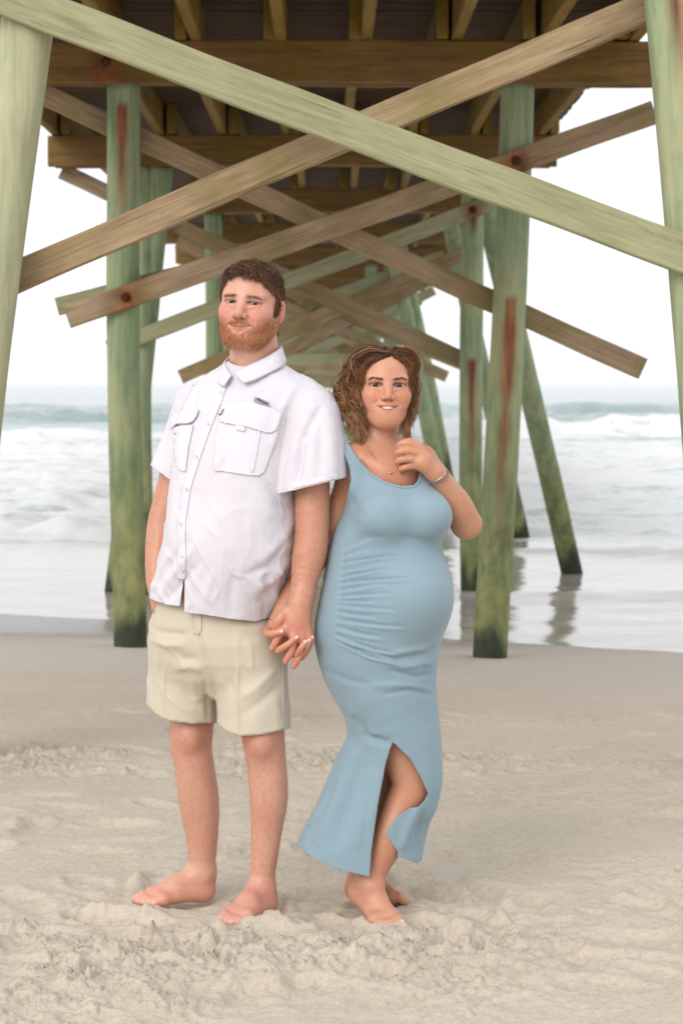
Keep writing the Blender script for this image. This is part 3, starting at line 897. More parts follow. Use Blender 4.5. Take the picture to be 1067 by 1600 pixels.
def head_frame(yaw, roll, pitch):
    """yaw > 0 turns the face to photo left; roll > 0 leans the crown to photo right; pitch > 0 lifts the chin"""
    y, r, p = [math.radians(q) for q in (yaw, roll, pitch)]
    fwd = np.array([-math.sin(y), -math.cos(y), 0]); rt = np.array([math.cos(y), -math.sin(y), 0]); up = np.array([0, 0, 1.0])
    fwd, up = fwd * math.cos(p) + up * math.sin(p), up * math.cos(p) - fwd * math.sin(p)
    up2 = up * math.cos(r) + rt * math.sin(r); rt2 = rt * math.cos(r) - up * math.sin(r)
    return np.stack([rt2, fwd, up2], 1)

MZ = -.0625
def make_head_shape(man):
    S = Shape()
    w = 1.0 if man else 0.95
    S.add(Ell((0, -.012, .024), (.075 * w, .094, .073)), 0)
    S.add(Ell((0, .028, .030), (.063 * w, .056, .058)), .03)
    S.add(Ell((0, .025, -.032), (.064 * w, .060, .072)), .03)
    for s in (-1, 1):
        S.add(Ell((s * .044 * w, .052, -.026), (.024, .026, .022)), .022)
        if man:
            S.add(Cone((s * .060, .0, -.060), (s * .026, .060, -.100), .018, .016), .03)
        else:
            S.add(Cone((s * .052, .0, -.052), (s * .020, .060, -.094), .017, .015), .03)
    S.add(Ell((0, .066, -.1 if man else -.098), (.032 if man else .025, .021, .018 if man else .017)), .022)
    S.add(Ell((0, .02, -.078), (.052 if man else .042, .055, .034)), .03)
    S.add(Ell((0, .072, -.064), (.032, .021, .030)), .022)          # muzzle
    for s in (-1, 1):
        S.add(Cone((s * .045, .069, .019), (s * .008, .080, .018), .010, .010 if man else .007), .014)     # brow
        S.cut(Ell((s * .032, .099, -.003), (.019, .019, .0135)), .012)                       # socket
    S.add(Cone((0, .0785, .008), (0, .1085 if man else .1040, -.0305), .0075 if man else .0062, .0125 if man else .0104), .016)  # nose
    for s in (-1, 1):
        S.add(Ell((s * (.0145 if man else .0122), .0960, -.0350), (.0092, .011, .0080)), .005)
        S.cut(Ell((s * .0072, .1035, -.0435), (.0042, .0062, .0030)), .003)
        # lids round the eyeball, and the opening
        S.add(Ell((s * .0325, .0702, 0), (.0160, .0146, .0132)), .005)
        S.add(Cone((s * .021, .0820, -.0120), (s * .043, .0770, -.0110), .0036, .0032), .007)    # lower lid bag
        S.cut(Ell((s * .0328, .087, -.0002 if man else 0.0), (.0150, .0155, .0041 if man else .0056)), .0012)
        S.add(Ell((s * .041 * w, .0605, -.034), (.021, .021, .017)), .014)              # cheek apple
        S.cut(Cone((s * .020, .0985, -.036), (s * .0365, .082, MZ + .010), .0026, .0022), .007)   # smile fold
        # ear
        c, n = math.cos(.35), math.sin(.35)
        Re = np.array([[c, -s * n, 0], [s * n, c, 0], [0, 0, 1]])
        S.add(Ell((s * .0785 * w, -.010, -.014), (.007, .019, .033), Re), .006)
        S.cut(Ell((s * .0865 * w, -.004, -.013), (.0055, .0095, .016), Re), .004)
    mz = MZ
    if man:
        for s in (-1, 1):
            S.add(Cone((s * .026, .081, mz + .0060), (0, .0935, mz + .0030), .0030, .0046), .004)
            S.add(Cone((s * .021, .084, mz - .0030), (0, .0930, mz - .0068), .0034, .0058), .004)
            S.add(Ell((s * .041, .066, mz + .012), (.017, .014, .017)), .016)                     # cheek lifted by the smile
            a, b, c = (s * .0335, .0755, mz + .0068), (s * .018, .0955, mz + .0010), (0, .1, mz - .0012)
            S.cut(Cone(a, b, .0014, .0014), .0025); S.cut(Cone(b, c, .0014, .0012), .0025)
    else:
        for s in (-1, 1):
            S.add(Cone((s * .026, .077, mz + .0070), (s * .006, .0915, mz + .0066), .0022, .0034), .004)
            S.add(Cone((s * .020, .081, mz - .0050), (0, .0900, mz - .0098), .0030, .0050), .005)
            S.add(Ell((s * .040, .062, mz + .012), (.016, .013, .016)), .016)
        for i in range(8):                                     # opening of the smile, a shallow crescent
            for s in (-1, 1):
                x0, x1 = i / 8 * .0285, (i + 1) / 8 * .0285
                zf = lambda x: mz + .0002 + .0062 * (x / .0285) ** 2
                yf = lambda x: .0925 - .0150 * (x / .0285) ** 2
                rf = lambda x: .0046 * max(1 - (x / .0298) ** 2, .12) ** .8
                S.cut(Cone((s * x0, yf(x0), zf(x0)), (s * x1, yf(x1), zf(x1)), rf(x0), rf(x1)), .0012)
                S.cut(Cone((s * x0, yf(x0) - .006, zf(x0)), (s * x1, yf(x1) - .006, zf(x1)), rf(x0), rf(x1)), .0012)
    return S

def face_colour(q, man, base):
    """colours of a head in its own frame"""
    x, y, z = q.T; n = len(q); c = np.tile(np.array(base, float), (n, 1))
    def blend(mask, col):
        c[:] = c + (np.array(col) - c) * np.clip(mask, 0, 1)[:, None]
    front = sstep(.03, .06, y)
    g = lambda cx, cz, rx, rz: np.exp(-((np.abs(x) - cx) / rx) ** 2 - ((z - cz) / rz) ** 2) * front
    red = lin(204, 118, 98) if man else lin(196, 122, 92)
    blend(0.6 * g(.045, -.03, .024, .024), red); blend(0.3 * g(0, -.03, .014, .012), red)
    blend(0.12 * g(.02, -.01, .03, .02), red)
    ear = sstep(.073, .079, np.abs(x)) * sstep(-.06, -.05, z) * (1 - sstep(.015, .03, z)); blend(0.55 * ear, lin(206, 100, 84))
    mz = MZ
    if man:
        lip = np.exp(-((np.abs(x)) / .024) ** 4 - ((z - (mz - .0062 + .006 * (x / .0335) ** 2)) / .0052) ** 4) * sstep(.078, .084, y); blend(0.9 * lip, lin(196, 104, 98))
        line = np.exp(-((z - (mz - .0012 + .0078 * (x / .0335) ** 2)) / .0019) ** 2) * (np.abs(x) < .0345) * sstep(.068, .074, y); blend(0.95 * line, lin(70, 24, 24))
    else:
        zc = mz + .0002 + .0062 * (x / .0285) ** 2; rr = .0046 * np.maximum(1 - (x / .0298) ** 2, .05) ** .8
        up, dn = (z - zc) / (rr + .0044), (zc - z) / (rr + .0072 * np.maximum(1 - (x / .024) ** 2, .05))
        t = np.where(z > zc, up, dn)
        lip = (1 - sstep(.80, 1.05, t)) * (np.abs(x) < .0298) * (y > .06); blend(0.8 * lip, lin(196, 108, 96))
        inner = (1 - sstep(.75, 1.0, np.abs(z - zc) / (rr + .0004))) * (np.abs(x) < .0293) * (y > .05)
        blend(0.95 * inner, lin(70, 26, 24))
    for s in (-1, 1):
        ex = (x - s * .0328) / .0150; ez = (z - 0) / (.0041 if man else .0056)
        t = np.sqrt(ex ** 2 + ez ** 2); sel = (y > .066) & (np.abs(ex) < 1.35)
        lash = np.exp(-((t - 1.10) / .34) ** 2) * sel * np.where(z > -.0008, 1, .38); blend((0.9 if man else 1.0) * lash, lin(52, 30, 22))
        shade = np.exp(-((x - s * .0328) / .017) ** 2 - ((z - .0095) / .0045) ** 2) * sel; blend((0.2 if man else .35) * shade, lin(150, 92, 70))
    nost = np.exp(-((np.abs(x) - .0074) / .0042) ** 2 - ((z + .0425) / .0030) ** 2) * (y > .085); blend(0.9 * nost, lin(86, 34, 26))
    return c

def eye_parts(L, parent, man, iris):
    m = NT('eye_white'); m.base(Base_Color=lin(186, 172, 164), Roughness=0.12)  # white toned down; the shade of the lids is in the colour
    mi = NT('iris'); co = mi.coord('Object', rand=False); mi.base(Base_Color=mi.mix(iris, tuple(q * .5 for q in iris), mi.noise(co, 400, 2)), Roughness=0.1)
    mp = NT('pupil'); mp.base(Base_Color=(0.004, 0.004, 0.004), Roughness=0.05)
    out = []
    target = np.array([0, 0, CAMZ])
    for s in (-1, 1):
        c = np.array([s * .0325, .0702, 0.0]); r = .01265
        th = np.linspace(0, np.pi, 25); ph = np.linspace(0, 2 * np.pi, 32, endpoint=False)
        V = np.array([[np.sin(a) * np.cos(b), np.cos(a), np.sin(a) * np.sin(b)] for a in th for b in ph])
        F = grid_faces(25, 32, True)
        gaze = L.to(target) - c; gaze /= np.linalg.norm(gaze); gaze = gaze * .75 + np.array([0, .25, 0]); gaze /= np.linalg.norm(gaze)
        xx = np.cross(gaze, [0, 0, 1]); xx /= np.linalg.norm(xx); zz = np.cross(xx, gaze)
        W = V[:, :1] * xx + V[:, 1:2] * gaze + V[:, 2:] * zz
        o = mesh_obj('eye', L.back(c + W * r), F[:, ::-1], m.m); adopt(parent, o)
        for (nm, a1, rr, mt) in (('iris', .58 if man else .66, 1.012, mi.m), ('pupil', .27, 1.02, mp.m)):
            tt = np.linspace(0, a1, 7)
            U = np.array([[np.sin(a) * np.cos(b), np.cos(a), np.sin(a) * np.sin(b)] for a in tt for b in ph])
            W2 = U[:, :1] * xx + U[:, 1:2] * gaze + U[:, 2:] * zz
            o2 = mesh_obj(nm, L.back(c + W2 * r * rr), grid_faces(7, 32, True)[:, ::-1], mt); o2.parent = o
    return out

def brows(L, V, N, parent, name, man, mat):
    """eyebrow hairs grown from the head surface"""
    q = L.to(V); out = []
    for s in (-1, 1):
        cx = s * q[:, 0]
        if man: zc = .0160 - 9.0 * np.clip(cx - .028, 0, 1) ** 2; half = .0026
        else: zc = .0152 + .0034 * np.exp(-((cx - .036) / .012) ** 2) - 30.0 * np.clip(cx - .041, 0, 1) ** 2; half = .0015 + 0 * cx
        mk = (cx > .012) & (cx < .049) & (np.abs(q[:, 2] - zc) < half * (1.1 - .5 * (cx - .012) / .037)) & (q[:, 1] > .045)
        idx = np.where(mk)[0]
        if not len(idx): continue
        idx = rng.choice(idx, 120 if man else 150)
        R0 = L.to(V[idx]) + rng.normal(0, .0007, (len(idx), 3)); dirn = np.stack([np.full(len(idx), s * .85), np.full(len(idx), .12), rng.normal(.18, .2, len(idx))], 1)
        nl = (N[idx] @ L.R)
        t = np.linspace(0, 1, 4)[None, :, None]
        path = R0[:, None] + nl[:, None] * .0012 + dirn[:, None] * t * (.0065 if man else .0050) + nl[:, None] * (.0012 * np.sin(t * np.pi))
        out.append(L.back(path.reshape(-1, 3)).reshape(path.shape))
    pa = np.concatenate(out); Vs, Fs, tn = strands(pa, .00045, .0002, rng.random(len(pa)))
    o = mesh_obj('eyebrows', Vs, Fs, mat, attrs={'tone': tn}); adopt(parent, o); return o

def foot(S, heel, toe, ankle, r_ank, side, lift=0.0, scale=1.0):
    """heel, toe: ground points; side = +1 when the big toe is on the left of the walking direction"""
    heel, toe = np.array(heel, float), np.array(toe, float)
    f = toe - heel; f[2] = 0; L = np.linalg.norm(f); f /= L; l = np.array([-f[1], f[0], 0]) * side; u = np.array([0, 0, 1.0])
    pt = lambda a, b, c: heel + (toe - heel) * a + l * b * scale + u * c * scale
    S.add(Ell(pt(.11, 0, .034 + lift), (.034 * scale, .034 * scale, .036 * scale)), .02)
    S.add(Cone(ankle, pt(.16, 0, .045 + lift), r_ank, .034 * scale), .02)
    S.add(Cone(np.array(ankle) + u * -.005, pt(.48, .006, .052 + lift * .4), r_ank, .031 * scale), .025)
    S.add(Cone(pt(.16, -.004, .03 + lift), pt(.68, -.024, .022), .027 * scale, .020 * scale), .025)
    S.add(Cone(pt(.48, .006, .05 + lift * .4), pt(.74, .022, .026), .030 * scale, .024 * scale), .02)
    S.add(Cone(pt(.70, -.030, .020), pt(.75, .026, .024), .019 * scale, .022 * scale), .015)
    tips = []
    for (a0, b0, a1, b1, r0, r1) in ((.75, .027, .985, .027, .017, .0135), (.77, .008, .97, .009, .0125, .0098), (.75, -.007, .935, -.006, .0115, .0092), (.73, -.020, .89, -.019, .0105, .0086), (.70, -.033, .84, -.031, .0098, .0082)):
        m_ = pt((a0 + a1) / 2, (b0 + b1) / 2, r0 / scale + .007)
        S.add(Cone(pt(a0, b0, .018), m_, r0 * scale, r0 * .95 * scale), .006)
        S.add(Cone(m_, pt(a1 - .02, b1, r1 / scale * .9), r0 * .95 * scale, r1 * scale), .005)
        tips.append((pt(a1 - .012, b1, r1 * 1.75), f, l, r1 * scale))
    for s in (-1, 1): S.add(Ell(np.array(ankle) + l * s * r_ank * .8 + u * (-.008), (.012, .012, .014)), .015)
    return tips

def project(bvh, px, py, off=0.0):
    """point of a surface seen at a photo pixel, lifted off it by off"""
    d = Vector(((px - CX) / F_PX, 1, -(py - HY) / F_PX)).normalized()
    hit, nrm, i, dist = bvh.ray_cast(Vector((0, 0, CAMZ)), d)
    if hit is None: return None
    if nrm.dot(d) > 0: nrm = -nrm
    return np.array(hit + nrm * off)

def patch(name, bvh, poly, off, thick, mat, parent, res=2.2, attrs=None):
    """a flat piece of cloth (pocket, flap, label) lying on a surface: outline in photo pixels"""
    poly = np.asarray(poly, float); lo, hi = poly.min(0) - res, poly.max(0) + res
    nx, ny = [int(q) + 2 for q in (hi - lo) / res]
    gx, gy = np.meshgrid(np.linspace(lo[0], hi[0], nx), np.linspace(lo[1], hi[1], ny))
    pts = np.stack([gx.ravel(), gy.ravel()], 1); sdv = poly_sd(pts, poly)
    V = np.zeros((len(pts), 3)); ok = np.zeros(len(pts), bool)
    for i, (a, b) in enumerate(pts):
        if sdv[i] < 2.5 * res:
            h = project(bvh, a, b, off)
            if h is not None: V[i] = h; ok[i] = True
    T = tris(grid_faces(ny, nx)); T = T[ok[T].all(1)]
    V2, T2 = clip(V, T, np.where(ok, sdv, 10.0))
    o = mesh_obj(name, V2, T2, mat, parent=None)
    nr = normals(V2, T2).mean(0)
    md = o.modifiers.new('s', 'SOLIDIFY'); md.thickness = thick; md.offset = 0
    if parent is not None: o.parent = parent
    return o

def bvh_of(V, T): return BVHTree.FromPolygons(np.asarray(V).tolist(), np.asarray(T).tolist())

def hand_mesh_col(V, base, nails, ncol):
    C = np.tile(np.array(base, float), (len(V), 1))
    for (p, r) in nails:
        m = np.exp(-(np.linalg.norm(V - np.asarray(p), axis=1) / r) ** 4); C += (np.array(ncol) - C) * m[:, None] * .92
    return C
# ------------------------------------------------------------------ the man
def build_man():
    Y0 = 6.2
    m = lambda px, py, dy=0.0: P(px, py, Y0 + dy)
    SK = lin(208, 158, 138); ARM = lin(199, 147, 122); LEG = lin(206, 157, 136)
    M_SKIN = skin_material('skin')
    root = empty('person', (m(355, 1400)[0], Y0, 0.0))
    tag(root, 'bearded man in white short sleeved shirt and khaki shorts holding hands', 'person')
    # ---- head
    HS = make_head_shape(True)
    H = Local(HS, m(393, 475, -.03), head_frame(15, 5.0, 1.0), 1.075)
    S = Shape(); S.add(H, 0)
    nb, nt = m(397, 600, .02), m(396, 520, .0)
    S.add(Cone(nb, nt, .071, .066), .02); S.add(Cone(m(400, 600, -.02), m(388, 535, -.06), .05, .042), .025)
    c = H.C
    V, Q = polygonise(S, c - [.125, .15, .24], c + [.125, .15, .17], .0020)
    V = relax(V, Q, 1, .4); N = normals(V, Q); q = H.to(V)
    C = face_colour(q, True, SK)
    # beard mask on the lower face
    x, y, z = q.T
    bz = -.040 - .012 * (1 - sstep(.03, .058, np.abs(x)))           # upper limit, lower towards the nose
    beard = (1 - sstep(bz - .022, bz + .014, z)) * sstep(-.012, .022, y) * sstep(-.130, -.104, z - 0.75 * np.clip(.052 - y, 0, 1))
    cheek = np.exp(-((np.abs(x) - .0) / .020) ** 4 - ((z + .0665) / .0125) ** 4) * sstep(.08, .086, y)          # lips stay bare
    chinbare = np.exp(-(x / .014) ** 2 - ((z + .079) / .006) ** 2)
    side = sstep(.062, .072, np.abs(x)) * (z > -.06)
    beard = np.clip(beard - cheek * 1.2 - .45 * chinbare, 0, 1)
    mous = np.exp(-(np.abs(x) / .028) ** 4 - ((z + .0525 - .05 * np.clip(np.abs(x) - .012, 0, 1) * -1) / .0065) ** 2) * sstep(.078, .085, y)
    beard = np.maximum(beard, np.clip(mous * 2.2, 0, 1.6))
    mline = MZ - .0012 + .0078 * (x / .0335) ** 2
    bare = (1 - sstep(.030, .035, np.abs(x))) * (1 - sstep(.0022, .0042, z - mline)) * (1 - sstep(.0085, .0125, mline - z)) * (y > .06)
    beard = beard * (1 - bare)
    C += (np.array(lin(210, 144, 112)) - C) * (np.clip(beard, 0, 1) * .65)[:, None]
    head_part = (V, Q, C)
    # ---- arms
    A = Shape()
    sh, el, wr = m(488, 650, -.09), m(487, 838, -.115), m(472, 930, -.14)
    chain(A, [sh, m(488, 765, -.10), el, m(482, 872, -.12), m(476, 905, -.13), wr], [.045, .049, .047, .0465, .038, .0325], .02)
    hand_y = -.155
    hm = lambda px, py, dz=0.0: m(px, py, hand_y + dz)
    A.add(Cone(wr, hm(462, 968, .01), .031, .030), .02)
    A.add(Cone(hm(466, 945, .01), hm(448, 985, .0), .027, .019), .02); A.add(Cone(hm(468, 945, .01), hm(462, 990, -.004), .027, .019), .015)
    A.add(Cone(hm(471, 945, .01), hm(478, 988, .005), .026, .018), .015)
    fingers = [  # joints in photo pixels with depth, radii
        ([(447, 980, -.004), (436, 992, -.020), (430, 1004, -.022), (425, 1013, -.016)], [.0125, .0112, .0102, .0085]),
        ([(458, 988, -.006), (458, 1006, -.024), (453, 1022, -.024), (446, 1033, -.016)], [.0125, .0115, .0105, .0088]),
        ([(470, 990, -.004), (473, 1010, -.018), (467, 1026, -.020), (459, 1041, -.012)], [.0122, .0112, .0102, .0086]),
        ([(481, 988, .004), (484, 1002, -.008), (480, 1016, -.010), (472, 1028, -.004)], [.0112, .0100, .0092, .0080]),
        ([(447, 955, .0), (437, 968, -.012), (431, 982, -.004), (427, 996, .008)], [.0150, .0140, .0120, .0100])]
    for pts, rd in fingers: chain(A, [hm(*p_) for p_ in pts], rd, .004, .008)
    lo, hi = A.bounds(); lo, hi = lo - .02, hi + .02
    V, Q = polygonise(A, lo, hi, .0025); V = relax(V, Q, 1, .4)
    C = hand_mesh_col(V, ARM, [(hm(425, 1012, -.024), .006)], lin(235, 190, 175))
    zz = V[:, 2]; C += (np.array(lin(206, 136, 116)) - C) * (1 - sstep(hm(0, 985)[2], hm(0, 930)[2], zz))[:, None] * .7
    arm_l = (V, Q, C)
    B = Shape()
    chain(B, [m(296, 640, .10), m(266, 770, .07), m(252, 830, .06), m(246, 905, .02), m(256, 945, .0)], [.042, .043, .042, .033, .030], .02)
    B.add(Cone(m(258, 945, .0), m(272, 990, -.02), .035, .036), .02)
    lo, hi = B.bounds(); V, Q = polygonise(B, lo - .02, hi + .02, .004); arm_r = (V, Q, np.tile(ARM, (len(V), 1)))
    # ---- legs
    parts = [head_part, arm_l, arm_r]
    G = Shape()
    kr, ar = m(299, 1150, .05), m(316, 1362, .10)
    chain(G, [m(305, 1000, .05), kr, m(302, 1185, .05), m(311, 1250, .075), m(316, 1310, .09), ar], [.078, .062, .057, .0585, .046, .036], .03)
    G.add(Ell(m(296, 1150, -.002), (.032, .03, .042)), .03)
    t1 = foot(G, m(333, 1406, .115), P(213, 1416, 6.21), ar, .035, -1, scale=.93)
    V, Q = polygonise(G, *[b + s_ for b, s_ in zip(G.bounds(), (-.02, .02))], .0042); V = relax(V, Q, 1, .4)
    kn = np.exp(-((V[:, 2] - kr[2]) / .05) ** 2) * .35; C = np.tile(LEG, (len(V), 1)).astype(float)
    C += (np.array(lin(196, 122, 102)) - C) * kn[:, None]
    C += (np.array(lin(210, 148, 130)) - C) * (1 - sstep(.03, .12, V[:, 2]))[:, None] * .45
    for (tp, f_, l_, r_) in t1: C += (np.array(lin(218, 176, 160)) - C) * np.exp(-(np.linalg.norm(V - tp, axis=1) / (r_ * .75)) ** 4)[:, None]
    parts.append((V, Q, C))
    G = Shape()
    kl, al = m(412, 1158, -.06), m(409, 1385, -.03)
    chain(G, [m(398, 1010, -.05), kl, m(417, 1195, -.055), m(420, 1245, -.045), m(416, 1305, -.035), al], [.078, .060, .055, .0545, .043, .033], .03)
    G.add(Ell(m(408, 1158, -.112), (.032, .03, .042)), .03)
    t2 = foot(G, P(424, 1424, 6.2), P(353, 1449, 6.0), al, .033, -1, scale=.93)
    V, Q = polygonise(G, *[b + s_ for b, s_ in zip(G.bounds(), (-.02, .02))], .0042); V = relax(V, Q, 1, .4)
    kn = np.exp(-((V[:, 2] - kl[2]) / .05) ** 2) * .35; C = np.tile(LEG, (len(V), 1)).astype(float)
    C += (np.array(lin(196, 122, 102)) - C) * kn[:, None]
    C += (np.array(lin(210, 148, 130)) - C) * (1 - sstep(.03, .12, V[:, 2]))[:, None] * .45
    for (tp, f_, l_, r_) in t2: C += (np.array(lin(218, 176, 160)) - C) * np.exp(-(np.linalg.norm(V - tp, axis=1) / (r_ * .75)) ** 4)[:, None]
    parts.append((V, Q, C))
    # ---- trunk under the clothes
    def rows_of(tab, yaw, dyc=0.0, shrink=0.0):
        out = []
        for (py, L, R, b, dy) in tab:
            W = (R - L) / 2 * Y0 / F_PX - shrink; b = b - shrink
            a = math.sqrt(max(W * W - (b * math.sin(math.radians(yaw))) ** 2, 1e-4)) / math.cos(math.radians(yaw))
            c_ = m((L + R) / 2, py, dy); out.append((m(0, py)[2], c_[0], c_[1], a, b, yaw, 2.25))
        return out
    TORSO = [(562, 362, 436, .062, .0), (576, 340, 452, .085, .0), (590, 318, 478, .10, .0), (606, 300, 496, .115, .0), (640, 286, 486, .135, -.01), (700, 275, 474, .152, -.015),
             (760, 268, 466, .165, -.02), (810, 263, 466, .172, -.022), (850, 258, 464, .174, -.022), (885, 249, 455, .168, -.02), (925, 240, 438, .16, -.015), (965, 236, 426, .152, -.01), (1000, 234, 424, .15, -.01)]
    T0 = Shape(); T0.add(Loft(rows_of(TORSO, -24, shrink=.03)), 0); T0.add(Ell(m(340, 985), (.10, .07, .09)), .03)
    V, Q = polygonise(T0, *[b + s_ for b, s_ in zip(T0.bounds(), (-.02, .02))], .008); parts.append((V, Q, np.tile(SK, (len(V), 1))))
    V, F, C = join(parts)
    body = mesh_obj('body', V, F, M_SKIN, cols=C); adopt(root, body)
    eye_parts(H, root, True, lin(74, 72, 64))
    # ---- hair and beard
    V, Q, _ = head_part; q = H.to(V)
    M_HAIR = hair_material('brown_hair', [(0, lin(58, 38, 28)), (.6, lin(98, 68, 50)), (1, lin(146, 106, 78))])
    M_BEARD = hair_material('ginger_beard', [(0, lin(140, 84, 52)), (.5, lin(196, 132, 90)), (1, lin(230, 184, 142))])
    x, y, z = q.T
    hl = .0755 - 9.5 * x * x - .004 * np.exp(-(x / .016) ** 2)
    front = sstep(.01, .05, y)
    line_side = np.where(y > .032, 9, np.where(y > .012, -.02, np.where(y > -.03, .016, -.065)))      # sideburn, above the ear, nape
    lim = np.where(y > .040, hl, np.interp(y, [-.1, -.06, -.035, -.022, .0, .010, .022, .032, .042], [-.075, -.07, -.04, .008, .014, -.024, -.015, .035, .056]))
    s = lim - z + .0045 * fbm(q * 110, 3, 3)
    hair = (s < 0) & ((np.abs(x) < .0715) | (z > .024) | (y > .004) | (y < -.05))
    th = .0035 + .008 * sstep(.045, .085, z) + .008 * sstep(.02, .06, y) * sstep(.06, .08, z)
    th = th * (1 + .35 * fbm(q * 60, 3, 5)) * sstep(0, .026, -s)
    Nn = normals(V, Q)
    Vh = V + Nn * th[:, None] * H.sc
    ss = np.where(hair, -.001, .001); ss = np.where((s > -.03) & (s < .03) & (hair | (s > 0)), s, ss)
    Vc, Tc = clip(Vh, tris(Q), np.where(np.abs(s) < .03, np.maximum(ss, s + .009), ss))
    idx = np.where(hair)[0]; idx = np.concatenate([rng.choice(idx, 5200), rng.choice(idx[s[idx] > -.014], 2200)])
    r0 = q[idx]; nl = Nn[idx] @ H.R
    comb = np.stack([.55 * np.sign(r0[:, 0]) * sstep(.02, .06, np.abs(r0[:, 0])) + .15, .35 * sstep(.02, .08, r0[:, 2]), np.where(r0[:, 2] > .055, .25, -.8)], 1)
    comb += rng.normal(0, .16, comb.shape); comb -= nl * (comb * nl).sum(1)[:, None]; comb /= np.linalg.norm(comb, axis=1)[:, None]
    ln = (.010 + .018 * sstep(.045, .085, r0[:, 2])) * rng.uniform(.7, 1.3, len(idx))
    t = np.linspace(0, 1, 6)[None, :, None]
    wav = rng.normal(0, 1, (len(idx), 3))[:, None] * np.sin(t * 5 + rng.random((len(idx), 1, 1)) * 6) * .0018
    path = r0[:, None] + nl[:, None] * (th[idx, None, None] * .75 + .004 * np.sin(t * 2.6) * (1 + 1.2 * sstep(.06, .1, r0[:, 2])[:, None, None])) + comb[:, None] * (t * ln[:, None, None]) + wav * t
    Vs, Fs, tn = strands(H.back(path.reshape(-1, 3)).reshape(path.shape), .0009, .0003, rng.random(len(idx)))
    tn0 = .25 + .15 * fbm(Vc * 300, 2, 4)
    Va = np.concatenate([Vc, Vs]); Fa = np.concatenate([Tc, tris(Fs) + len(Vc)])
    o = mesh_obj('hair', Va, Fa, M_HAIR, attrs={'tone': np.concatenate([tn0, tn])}); adopt(root, o)
    # beard strands
    w = beard + .35 * np.clip(side * (z < -.005) * (z > -.06) * (y > -.004) * (y < .03), 0, 1)
    pr = w / w.sum(); idx = rng.choice(len(V), 8000, p=pr)
    r0 = q[idx]; nl = Nn[idx] @ H.R
    comb = np.stack([.25 * np.sign(r0[:, 0]) + 0 * r0[:, 0], .15 + 0 * r0[:, 0], -.9 + 0 * r0[:, 0]], 1) + rng.normal(0, .3, (len(idx), 3))
    comb -= nl * (comb * nl).sum(1)[:, None] * .8
    ln = (.0030 + .0026 * sstep(-.07, -.1, r0[:, 2])) * rng.uniform(.5, 1.4, len(idx))
    t = np.linspace(0, 1, 4)[None, :, None]
    path = r0[:, None] + nl[:, None] * (.0020 * t * (1 + 1.0 * sstep(-.08, -.1, r0[:, 2]))[:, None, None]) + comb[:, None] * (t * ln[:, None, None])
    Vs, Fs, tn = strands(H.back(path.reshape(-1, 3)).reshape(path.shape), .00034, .00015, np.clip(rng.normal(.55, .25, len(idx)), 0, 1))
    o = mesh_obj('beard', Vs, Fs, M_BEARD, attrs={'tone': tn}); adopt(root, o)
    brows(H, V, Nn, root, 'eyebrows', True, hair_material('light_brown_brow', [(0, lin(128, 88, 62)), (1, lin(176, 130, 98))]))

    # fine hair on the forearms and shins
    hp = []
    for (pi, n_, z0, z1) in ((1, 800, m(0, 935)[2], m(0, 770)[2]), (2, 400, m(0, 900)[2], m(0, 770)[2]), (3, 700, .12, m(0, 1130)[2]), (4, 700, .12, m(0, 1130)[2])):
        Vp, Qp, _c = parts[pi]; Np = normals(Vp, Qp); ok = np.where((Vp[:, 2] > z0) & (Vp[:, 2] < z1))[0]; ii = rng.choice(ok, n_)
        dn = np.stack([rng.normal(.1, .5, n_), rng.normal(0, .4, n_), np.full(n_, -.8)], 1); tt_ = np.linspace(0, 1, 4)[None, :, None]
        hp.append(Vp[ii][:, None] + Np[ii][:, None] * .0035 * np.sin(tt_ * 2) + dn[:, None] * tt_ * .011)
    hp = np.concatenate(hp); Vs, Fs, tn = strands(hp, .00022, .0001, rng.random(len(hp)))
    o = mesh_obj('body_hair', Vs, Fs, hair_material('fair_body_hair', [(0, lin(150, 104, 72)), (1, lin(206, 160, 122))]), attrs={'tone': tn}); adopt(root, o)
    # ---- shirt
    M_SHIRT = NT('white_shirt_cloth'); co = M_SHIRT.coord('Object', rand=False)
    n2 = M_SHIRT.noise(co, 9, 3)
    M_SHIRT.base(Base_Color=M_SHIRT.mix(lin(207, 203, 212), lin(215, 212, 221), n2), Roughness=.75, Sheen_Weight=.2)
    crk = M_SHIRT.noise(M_SHIRT.coord('Object', scale=(1, 1, .4), rand=False), 38, 4, .6, .4)
    M_SHIRT.bump(M_SHIRT.math('ADD', crk, M_SHIRT.math('MULTIPLY', M_SHIRT.noise(co, 900, 2), .12)), .5, .007)
    M_SHIRT = M_SHIRT.m
    M_SHIRT2 = cloth_material('white_shirt_trim', lin(217, 214, 224), weave=700)
    TR = Shape(); TR.add(Loft(rows_of(TORSO, -24)), 0); TR.add(Ell(m(345, 860, -.085), (.12, .10, .15)), .06)     # trunk with belly
    SL = Shape(); SL.merge(TR)
    SL.add(Limb([m(470, 622, -.06), m(489, 655, -.085), m(491, 745, -.112), m(492, 800, -.118)], [.062, .078, .092, .094]), .03)
    SL.add(Cone(m(306, 630, .07), m(250, 775, .05), .060, .056), .03)
    b0, b1 = SL.bounds()
    Va, Qa = polygonise(TR, b0 - .03, b1 + .03, .0042); Va = relax(Va, Qa, 3, .5)
    Vb, Qb = polygonise(SL, b0 - .03, b1 + .03, .0042); Vb = relax(Vb, Qb, 3, .5)
    tr = TR(Vb)
    px = to_px(Vb)
    cutl = lambda a, b: (px - np.array(a, float)) @ (np.array([-(b[1] - a[1]), b[0] - a[0]]) / math.hypot(b[0] - a[0], b[1] - a[1])) / 550
    sl = np.where(px[:, 0] > 380, cutl((446, 769), (541, 746)), cutl((232, 724), (272, 754)))
    Vb, Tb = clip(Vb, tris(Qb), np.maximum(.0015 - tr, sl))
